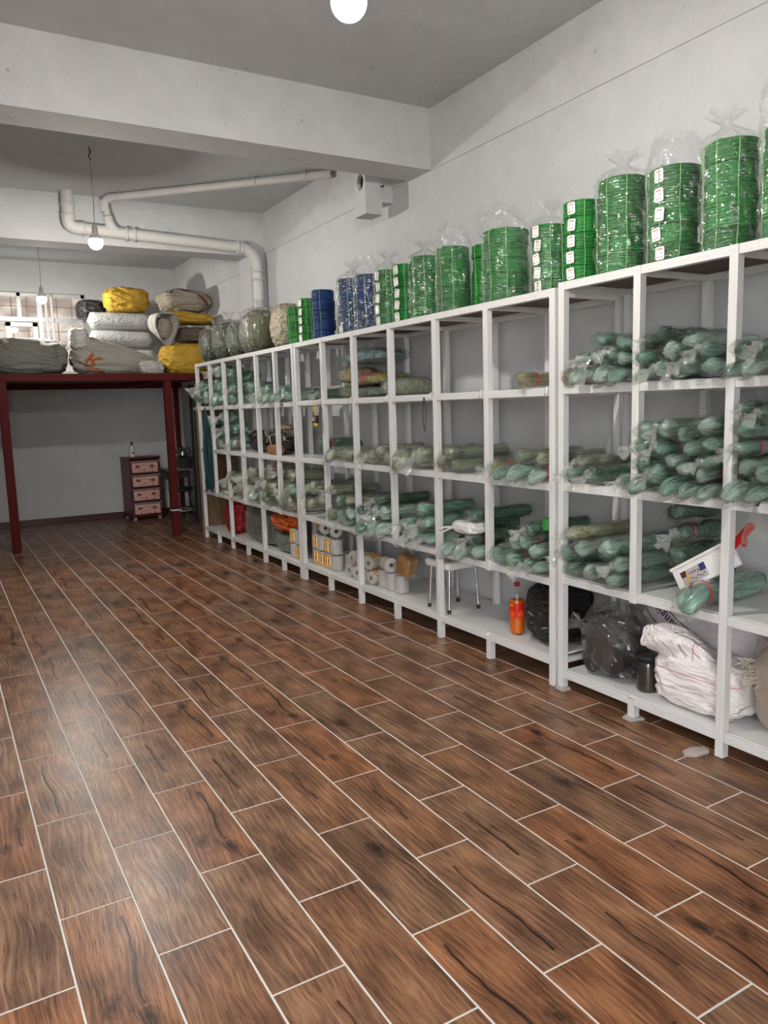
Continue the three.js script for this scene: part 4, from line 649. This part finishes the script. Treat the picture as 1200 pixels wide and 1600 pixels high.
{   // drink bottle
  const t = thing('drink_bottle', 'big plastic bottle half full of orange drink with a red cap', 'bottle', [2.75, YB, -3.285]), r = 0.043;
  mesh('liquid', lathe([[0.0005, 0.008], [0.03, 0.006], [r - 0.002, 0.022], [r - 0.002, 0.20], [0.0005, 0.20]], 28), phys({ color: lin(0.85, 0.20, 0.005), transmission: 0.35, roughness: 0.15, thickness: 0.05, attenuationColor: lin(0.9, 0.25, 0.01), attenuationDistance: 0.05 }), t);
  mesh('bottle_shell', lathe([[0.0005, 0.004], [0.02, 0.007], [0.032, 0.0], [r, 0.018], [r, 0.2], [r, 0.215], [0.038, 0.245], [0.022, 0.268], [0.0135, 0.278], [0.0135, 0.287]], 28), M.pane, t);
  const lt = canvasTex(256, 96, (c, w, h) => { c.fillStyle = '#c8240c'; c.fillRect(0, 0, w, h); c.fillStyle = '#e8551a'; for (let i = 0; i < 5; i++) { c.beginPath(); c.arc(20 + i * 58, 70, 22, 0, 7); c.fill(); } c.fillStyle = '#f0e6dc'; c.fillRect(120, 22, 10, 44); c.fillRect(24, 22, 10, 44); c.fillStyle = '#e8b020'; c.fillRect(180, 10, 26, 12); });
  mesh('wrap_label', new THREE.CylinderGeometry(r + 0.0012, r + 0.0012, 0.085, 28, 1, true).translate(0, 0.145, 0), std({ map: lt, roughness: 0.35, side: THREE.DoubleSide }), t);
  mesh('cap', lathe([[0.0005, 0.298], [0.015, 0.298], [0.0165, 0.295], [0.0165, 0.277], [0.0005, 0.277]], 20), std({ color: lin(0.30, 0.008, 0.01), roughness: 0.35 }), t);
}
sack('black_bag', 'black carry bag with a loop handle beside the doubled posts', 'bag', [2.86, YB, -3.06], { w: 0.33, h: 0.33, d: 0.30, seed: 41, fold: 0.06 }, cl.black, 0, (t) => mesh('loop_handle', tube([[-0.06, 0.28, 0.02], [-0.05, 0.34, 0.04], [0.02, 0.36, 0.06], [0.06, 0.33, 0.06], [0.06, 0.27, 0.05]], 0.008, 20, 8), cl.black, t));
sack('black_bundle', 'black goods wrapped in shiny clear film on the bottom board', 'bundle', [2.80, YA, -2.60], { w: 0.23, h: 0.30, d: 0.30, seed: 43, fold: 0.07, freq: 3, crease: 1, pw: 0.9 }, std({ color: lin(0.02, 0.02, 0.022), roughness: 0.5 }), 0, (t) => {
  const f = sackGeo({ w: 0.26, h: 0.34, d: 0.325, seed: 44, fold: 0.08, freq: 5, crease: 1.3, pw: 0.9 }).toNonIndexed(); f.computeVertexNormals(); mesh('film', f, M.filmBag, t).userData.label = 'crumpled clear plastic film';
  for (const [y, z, r] of [[0.11, 0.085, 0.07], [0.07, -0.05, 0.055]]) { const c = new THREE.CylinderGeometry(r, r, 0.18, 26); c.rotateZ(Math.PI / 2); c.translate(-0.025, y, z); mesh('black_roll', c, std({ color: lin(0.03, 0.03, 0.032), roughness: 0.3 }), t); }
  knot(t, -0.10, 0.22, -0.10, 0.04, M.filmBag, [-0.4, 0.3, -0.2]);
});
{
  const tex = canvasTex(1024, 512, (c, w, h) => { c.fillStyle = '#d2cdd1'; c.fillRect(0, 0, w, h); c.save(); c.translate(385, 150); c.rotate(Math.PI + 0.5); c.fillStyle = '#1d1a20'; c.font = 'bold 58px sans-serif'; c.fillText('Cihangir', -120, 20); c.lineWidth = 6; c.strokeStyle = '#1d1a20'; c.beginPath(); c.moveTo(-160, 44); c.quadraticCurveTo(0, 26, 170, 44); c.stroke(); c.beginPath(); c.moveTo(-230, -70); c.lineTo(190, -70); c.quadraticCurveTo(225, -60, 220, -20); c.lineTo(205, 90); c.stroke(); c.restore(); c.fillStyle = '#2a2358'; c.beginPath(); c.moveTo(330, 250); c.lineTo(390, 280); c.lineTo(320, 300); c.fill(); });
  const t = thing('printed_sack', 'lilac white sack with upside-down black lettering lying at the back of the bottom board', 'sack', [2.975, YA, -2.2]);
  const g = sackGeo({ w: 0.17, h: 0.43, d: 0.72, seed: 47, fold: 0.05, pw: 0.8 }), p = g.attributes.position, uv = g.attributes.uv; for (let i = 0; i < p.count; i++) uv.setXY(i, (p.getZ(i) + 0.04) / 0.98 + 0.5, p.getY(i) / 0.43);
  mesh('body', g, std({ map: tex, bumpMap: rep(clothBump, 2, 1), bumpScale: 0.01, roughness: 0.55, side: THREE.DoubleSide }), t);
}
{
  const t = thing('glass_jar', 'dark glass jar half hidden under the pink-striped towel bundle', 'jar', [2.75, YA, -2.36]); mesh('body', lathe([[0.0005, 0], [0.045, 0], [0.05, 0.01], [0.05, 0.12], [0.04, 0.14]], 24), phys({ color: lin(0.03, 0.027, 0.022), roughness: 0.12, clearcoat: 0.5 }), t); mesh('lid', lathe([[0.0005, 0.165], [0.04, 0.165], [0.043, 0.16], [0.043, 0.138], [0.0005, 0.138]], 24), M.blackPlastic, t);
  const w = thing('towel_bundle', 'white cloth bundle with pink stripes and a twisted fold on the bottom board', 'bundle', [2.785, YA, -2.075]);
  const tex = canvasTex(256, 256, (c, W, H) => { c.fillStyle = '#f0e9e8'; c.fillRect(0, 0, W, H); c.fillStyle = '#c9808c'; for (const y of [110]) c.fillRect(0, y, W, 2); c.fillStyle = '#dcbcc2'; for (const x of [60]) c.fillRect(x, 0, 3, H); });
  const mat = std({ map: tex, bumpMap: rep(clothBump, 2, 2), bumpScale: 0.014, roughness: 0.7, side: THREE.DoubleSide });
  mesh('body', sackGeo({ w: 0.24, h: 0.25, d: 0.42, seed: 51, fold: 0.09, freq: 3.4, crease: 1.1 }), mat, w);
  mesh('twisted_fold', surface(24, 26, (u, v) => { const a = u * 6.2832, r = 0.062 * (0.6 + 0.5 * Math.sin(Math.PI * Math.min(1, v * 1.1 + 0.12))) * (1 + 0.16 * Math.sin(a * 4 + v * 9) + 0.1 * noise(Math.cos(a) * 2, Math.sin(a) * 2, v * 6)); return [-0.085 + r * Math.cos(a) * 0.8 + 0.05 * v, 0.27 - 0.10 * v * v + 0.02 * Math.sin(v * 5) + r * Math.sin(a), mix(-0.25, 0.2, v)]; }), mat, w);
}
{
  const t = thing('burlap_bag', 'tan burlap bag with frayed edge under clear film by the towel bundle', 'bag', [2.84, YA, -1.66]); mesh('body', sackGeo({ w: 0.28, h: 0.40, d: 0.34, seed: 55, fold: 0.05 }), std({ color: lin(0.45, 0.38, 0.28), bumpMap: rep(weaveBump, 20, 20), bumpScale: 0.002, roughness: 0.9 }), t);
  const f = sackGeo({ w: 0.31, h: 0.46, d: 0.37, seed: 56, fold: 0.06, freq: 5 }).toNonIndexed(); f.computeVertexNormals(); mesh('film', f, M.filmBag, t); const R = rng(8), fr = []; for (let i = 0; i < 40; i++) { const y = 0.2 + R() * 0.12, z = -0.15 + R() * 0.05; fr.push(tube([[-0.15, y, z], [-0.165 - R() * 0.02, y - 0.02 + R() * 0.03, z - R() * 0.03], [-0.16 - R() * 0.03, y - 0.05 + R() * 0.06, z - 0.02]], 0.0012, 4, 4)); } mesh('frayed_threads', mergeGeometries(fr), std({ color: lin(0.6, 0.55, 0.42), roughness: 0.9 }), t).userData.kind = 'stuff';
}
sack('red_bag', 'red cloth bag slumped on the bottom board at the loft end', 'bag', [2.76, YC, -8.0], { w: 0.17, h: 0.36, d: 0.34, seed: 61, fold: 0.12, tilt: 0.2 }, cl.red);
sack('net_bag', 'big clear bag of pale green netting filling the bottom board', 'bag', [2.795, YC, -7.19], { w: 0.22, h: 0.345, d: 0.74, seed: 63, fold: 0.06 }, std({ color: lin(0.16, 0.18, 0.13), map: rep(strandMap, 3, 2), roughness: 0.6 }), 0, (t) => { const f = sackGeo({ w: 0.24, h: 0.365, d: 0.80, seed: 64, fold: 0.06, freq: 4, crease: 1.3 }).toNonIndexed(); f.computeVertexNormals(); mesh('film', f, M.film, t); });
sack('net_bag', 'smaller clear bag of green netting under the orange bag', 'bag', [2.795, YC, -6.55], { w: 0.22, h: 0.18, d: 0.34, seed: 66, fold: 0.06 }, std({ color: lin(0.15, 0.19, 0.12), map: rep(strandMap, 3, 2), roughness: 0.6 }), 0, (t) => { const f = sackGeo({ w: 0.24, h: 0.20, d: 0.38, seed: 67, fold: 0.06, freq: 4, crease: 1.3 }).toNonIndexed(); f.computeVertexNormals(); mesh('film', f, M.film, t); });
sack('orange_bag', 'bright orange bag resting on the clear net bag', 'bag', [2.75, 0.338, -6.55], { w: 0.17, h: 0.165, d: 0.42, seed: 68, fold: 0.13, freq: 3, crease: 1.2 }, cl.orange);
// thread cones
{
  const white = std({ color: lin(0.46, 0.445, 0.41), bumpMap: rep(weaveBump, 12, 6), bumpScale: 0.001, roughness: 0.3 }), lab = std({ map: canvasTex(128, 64, (c, w, h) => { c.fillStyle = '#c88a10'; c.fillRect(0, 0, w, h); c.fillStyle = '#e9dfc0'; for (let i = 0; i < 5; i++) c.fillRect(8 + i * 26, 6, 10, 52); c.fillStyle = '#7a4c08'; for (let i = 0; i < 5; i++) c.fillRect(20 + i * 26, 20, 6, 26); }), roughness: 0.4, side: THREE.DoubleSide }), core = std({ color: lin(0.25, 0.2, 0.15), roughness: 0.7 });
  const cone = (label, pos, lying, yellow, group, turn = 0) => {
    const t = thing('thread_cone', label, 'thread', pos, turn, group), r = 0.052, h = 0.122;
    const inner = (m) => { if (lying) { m.rotation.z = -Math.PI / 2; m.position.y = r; m.position.x = -0.06; } return m; };
    inner(mesh('wound_thread', lathe([[0.014, 0.002], [r * 0.95, 0.0], [r, 0.006], [r * 0.96, h - 0.006], [r * 0.9, h], [0.014, h]], 22), white, t)); inner(mesh('paper_core', lathe([[0.014, 0.0], [0.016, 0.0], [0.016, h + 0.006], [0.012, h + 0.006], [0.012, 0]], 14), core, t));
    if (yellow) { const l = new THREE.CylinderGeometry(r * 1.0, r * 1.02, h * 0.8, 20, 1, true, 3.4, 2.4).translate(0, h / 2, 0); inner(mesh('paper_wrap', l, lab, t)).userData.label = 'yellow printed paper wrap'; }
    return t;
  };
  const lo = 'thread cone standing in the lower row behind the middle shelf posts', up = 'thread cone standing in the upper row of the cone stack';
  [-5.82, -5.705, -5.59, -5.475].forEach((z, i) => cone(lo, [2.72, YB, z], 0, i < 3, 'lower cones', 0.3 * i));
  [-5.82, -5.705, -5.59, -5.475].forEach((z, i) => cone('thread cone in the hidden rear row of the cone stack', [2.835, YB, z], 0, i % 2, 'rear cones', i));
  [-5.82, -5.705, -5.59, -5.475].forEach((z, i) => cone(up, [2.72, YB + 0.130, z], 0, i === 0 || i === 2, 'upper cones', 0.4 * i));
  [[-6.30, 0, 0], [-6.185, 0, 1], [-6.30, 0.13, 1], [-6.185, 0.13, 0]].forEach(([z, y, k]) => cone('thread cone standing beside the net bag below the orange bag', [2.72, YC + y, z], 0, k, 'cones by the net bag'));
  [[2.74, YB + 0.262, -5.53, 0, 1.2], [2.74, YB + 0.262, -5.75, 1, 1.4]].forEach(([x, y, z, k, a]) => cone('thread cone lying on top of the standing cone stack', [x, y, z], 1, k, 'cones lying on the stack', a));
  [[-5.20, 0, 0, 0.1], [-5.09, 0, 1, 0.5], [-4.97, 0, 1, 0.2], [-4.85, 0, 1, 0.1], [-5.14, 0.105, 0, 0], [-5.02, 0.105, 1, -0.2], [-4.90, 0.105, 1, 0.3]].forEach(([z, y, k, a]) => cone('thread cone lying in the loose heap beside the cone stack', [2.735, YB + y, z], 1, k, 'loose cones', a));
  [-4.745, -4.63, -4.515].forEach((z, i) => cone('silvery thread cone standing in clear film at the end of the heap', [2.74, YB, z], 0, 0, 'silvery cones', i));
  cone('silvery thread cone lying across the standing silvery cones', [2.72, YB + 0.13, -4.66], 1, 0, null, 1.4);
  const pk = thing('thread_pack', 'orange labelled thread pack in film propped on the silvery cones', 'pack', [2.76, YB + 0.132, -4.50], 0.3); pk.rotation.x = 0.4; mesh('pack_body', rbox(-0.06, 0.06, 0, 0.15, -0.06, 0.06, 0.03, 3), std({ color: lin(0.42, 0.17, 0.02), map: strandMap, roughness: 0.4 }), pk); const f = sackGeo({ w: 0.16, h: 0.19, d: 0.2, seed: 77, fold: 0.08, freq: 5, nu: 24, nv: 18 }).toNonIndexed(); f.computeVertexNormals(); mesh('film', f.translate(0, -0.015, 0.02), M.filmBag, pk);
}
// ------------------------------------------------------------------ odd goods on the upper shelves
{
  const y3 = UNITS.B.lv[3] + 0.004, film = (t, o) => { const f = sackGeo({ ...o, freq: 4.5, crease: 1.3, fold: 0.07 }).toNonIndexed(); f.computeVertexNormals(); mesh('film', f, M.film, t).userData.label = 'crumpled clear plastic film'; };
  const net = (r, g, b) => std({ color: lin(r, g, b), map: rep(strandMap, 3, 2), bumpMap: rep(strandBump, 3, 2), bumpScale: 0.004, roughness: 0.55 });
  const pack = (label, pos, o, m, turn = 0, ex) => sack('net_pack', label, 'net', pos, o, m, turn, (t) => { film(t, { ...o, w: o.w * 1.07, h: o.h * 1.08, d: o.d * 1.1, seed: o.seed + 500 }); if (ex) ex(t); });
  pack('flat pack of green net at the bottom of the coloured net pile', [2.86, y3, -4.90], { w: 0.34, h: 0.075, d: 0.40, seed: 81, fold: 0.04 }, net(0.13, 0.19, 0.12));
  pack('green and olive net bag at the front of the coloured net pile', [2.86, y3, -5.21], { w: 0.34, h: 0.10, d: 0.17, seed: 82, fold: 0.07 }, net(0.20, 0.21, 0.10));
  pack('yellow-olive net pack with a red band in the coloured net pile', [2.86, y3 + 0.085, -4.90], { w: 0.34, h: 0.085, d: 0.38, seed: 83, fold: 0.05 }, net(0.33, 0.28, 0.09), 0, (t) => mesh('red_band', sackGeo({ w: 0.37, h: 0.095, d: 0.03, seed: 84, fold: 0.01, nu: 24, nv: 12 }), M.redBand, t));
  pack('cream net bag bulging in the coloured net pile', [2.84, y3 + 0.112, -5.22], { w: 0.30, h: 0.12, d: 0.19, seed: 85, fold: 0.06 }, net(0.45, 0.36, 0.22));
  pack('pale clear net pack at the end of the coloured net pile', [2.86, y3, -4.56], { w: 0.34, h: 0.12, d: 0.19, seed: 86, fold: 0.05 }, net(0.30, 0.31, 0.22));
  pack('light blue net bag on top of the coloured net pile', [2.87, y3 + 0.245, -5.02], { w: 0.34, h: 0.10, d: 0.5, seed: 87, fold: 0.05 }, net(0.20, 0.34, 0.36));
  pack('brown tinted film pouch under the knotted teal heap', [2.72, UNITS.A.lv[3] + 0.004, -2.738], { w: 0.26, h: 0.075, d: 0.065, seed: 88, fold: 0.06 }, net(0.30, 0.20, 0.13));
  const pb = bundle('y', 2.57, y3 + 0.045, -3.05, 0.04, 0.46, y3, 'straw coloured twine skein with a red band alone on the upper shelf', null, { band: true, yaw: -0.02, pitch: 0.0 }); void pb;
  // the brown film twist standing at the back of the middle shelf
  const tw = thing('film_twist', 'curled strip of brown plastic film rising from the middle shelf', 'film', [3.02, UNITS.A.lv[2] + 0.006, -2.66]); mesh('strip', surface(6, 24, (u, v) => [0.02 * Math.sin(v * 7), 0.17 * Math.sin(v * 2.6) * 0.9 + (u - 0.5) * 0.05 * Math.cos(v * 4), -0.09 + v * 0.18 + (u - 0.5) * 0.055], false), phys({ color: lin(0.30, 0.20, 0.12), transmission: 0.4, roughness: 0.3, thickness: 0, side: THREE.DoubleSide }), tw); mesh('crumpled_base', sackGeo({ w: 0.05, h: 0.06, d: 0.16, seed: 92, fold: 0.1, nu: 20, nv: 14 }).translate(0, 0, -0.06), phys({ color: lin(0.25, 0.22, 0.13), transmission: 0.3, roughness: 0.3, thickness: 0, side: THREE.DoubleSide }), tw);
  // white shopping bag with loop handles
  const wb = sack('shopping_bag', 'white plastic shopping bag with loop handles on the skeins above the stool', 'bag', [2.60, 0.715, -3.52], { w: 0.14, h: 0.07, d: 0.20, seed: 94, fold: 0.12, freq: 4 }, std({ color: lin(0.66, 0.65, 0.62), roughness: 0.4 }), 0, (t) => mesh('loop_handle', tube([[-0.04, 0.03, -0.08], [-0.07, 0.02, -0.15], [-0.075, -0.01, -0.22], [-0.07, -0.02, -0.20], [-0.06, 0.01, -0.13], [-0.05, 0.03, -0.07]], 0.006, 24, 8), std({ color: lin(0.75, 0.74, 0.7), roughness: 0.4 }), t)); void wb;
  const gs = thing('rope_stack', 'small bright green rope coil among the skeins above the bottle', 'rope', [2.66, 0.80, -2.925]); const gc = mesh('rope_coil', COILS[1], M.greenRope[2], gs); gc.scale.set(0.035, 0.06, 0.035);
  // dark tangle on the far middle shelf
  const R = rng(123), list = [], list2 = []; for (let i = 0; i < 70; i++) { const cx = (R() - 0.5) * 0.08, cy = 0.04 + R() * 0.15, cz = (R() - 0.5) * 0.95, p = []; for (let k = 0; k < 5; k++) p.push([cx + (R() - 0.5) * 0.14, clamp(cy + (R() - 0.5) * 0.12, 0.012, 0.22), cz + (R() - 0.5) * 0.22]); (R() < 0.7 ? list : list2).push(tube(p, 0.006 + R() * 0.005, 12, 5, true)); }
  const dt = thing('net_tangle', 'tangled heap of black and pale cords on the far middle shelf', 'net', [2.82, UNITS.C.lv[2] + 0.004, -7.0]); mesh('black_cords', mergeGeometries(list), std({ color: lin(0.012, 0.012, 0.011), roughness: 0.7 }), dt).userData.kind = 'stuff'; mesh('pale_cords', mergeGeometries(list2), std({ color: lin(0.28, 0.26, 0.22), roughness: 0.7 }), dt).userData.kind = 'stuff';
  mesh('net_mass', sackGeo({ w: 0.16, h: 0.15, d: 1.0, seed: 95, fold: 0.08, freq: 4 }), std({ color: lin(0.018, 0.017, 0.015), roughness: 0.8 }), dt);
  sack('orange_net', 'small orange-brown net bag in front of the black tangle', 'net', [2.70, UNITS.C.lv[2] + 0.004, -6.62], { w: 0.07, h: 0.09, d: 0.34, seed: 96, fold: 0.07 }, net(0.40, 0.17, 0.08));
  sack('tan_net', 'flat tan folded net lying on the black tangle', 'net', [2.79, UNITS.C.lv[2] + 0.225, -6.6], { w: 0.14, h: 0.05, d: 0.34, seed: 97, fold: 0.05 }, net(0.42, 0.32, 0.20));
}
// ------------------------------------------------------------------ bags on the far top boards
{
  const yt = UNITS.C.lv[4] + 0.002;
  const film = (t, o, k = 0) => { const f = sackGeo({ ...o, freq: 4.5, crease: 1.3, fold: 0.07 }).toNonIndexed(); f.computeVertexNormals(); mesh('film', f, M.filmBag, t).userData.label = 'shiny clear plastic bag'; if (k) knot(t, 0, o.h * 0.95, 0, 0.05, M.filmBag); };
  const mat = (r, g, b) => std({ color: lin(r, g, b), map: rep(strandMap, 3, 2), bumpMap: rep(strandBump, 3, 2), bumpScale: 0.006, roughness: 0.55 });
  const bag = (label, z, w, h, d, m, seed, x = 2.79) => sack('green_twine_bag', label, 'bag', [x, yt, z], { w, h, d, seed, fold: 0.06 }, m, 0, (t) => film(t, { w: w * 1.07, h: h * 1.06, d: d * 1.1, seed: seed + 40 }, 1));
  bag('dark green twine bag at the loft end of the top boards', -8.42, 0.30, 0.36, 0.38, mat(0.025, 0.05, 0.012), 201);
  bag('dark green twine bag between two others on the top boards', -7.95, 0.30, 0.38, 0.40, mat(0.03, 0.06, 0.014), 202);
  bag('dark green twine bag next to the shiny olive bag', -7.50, 0.30, 0.33, 0.36, mat(0.025, 0.055, 0.012), 203);
  bag('shiny olive twine bag beside the beige sacks on the top boards', -7.08, 0.32, 0.40, 0.38, mat(0.11, 0.13, 0.055), 204);
  sack('beige_sack', 'tan sack behind the pale beige sack on the top boards', 'sack', [2.90, yt, -6.70], { w: 0.26, h: 0.42, d: 0.26, seed: 205, fold: 0.05 }, cl.tan);
  sack('beige_sack', 'pale beige round sack beside the green rope on the top boards', 'sack', [2.78, yt, -6.385], { w: 0.30, h: 0.34, d: 0.28, seed: 206, fold: 0.04 }, cl.beige, 0.0);
}
renderer.render(scene, camera);
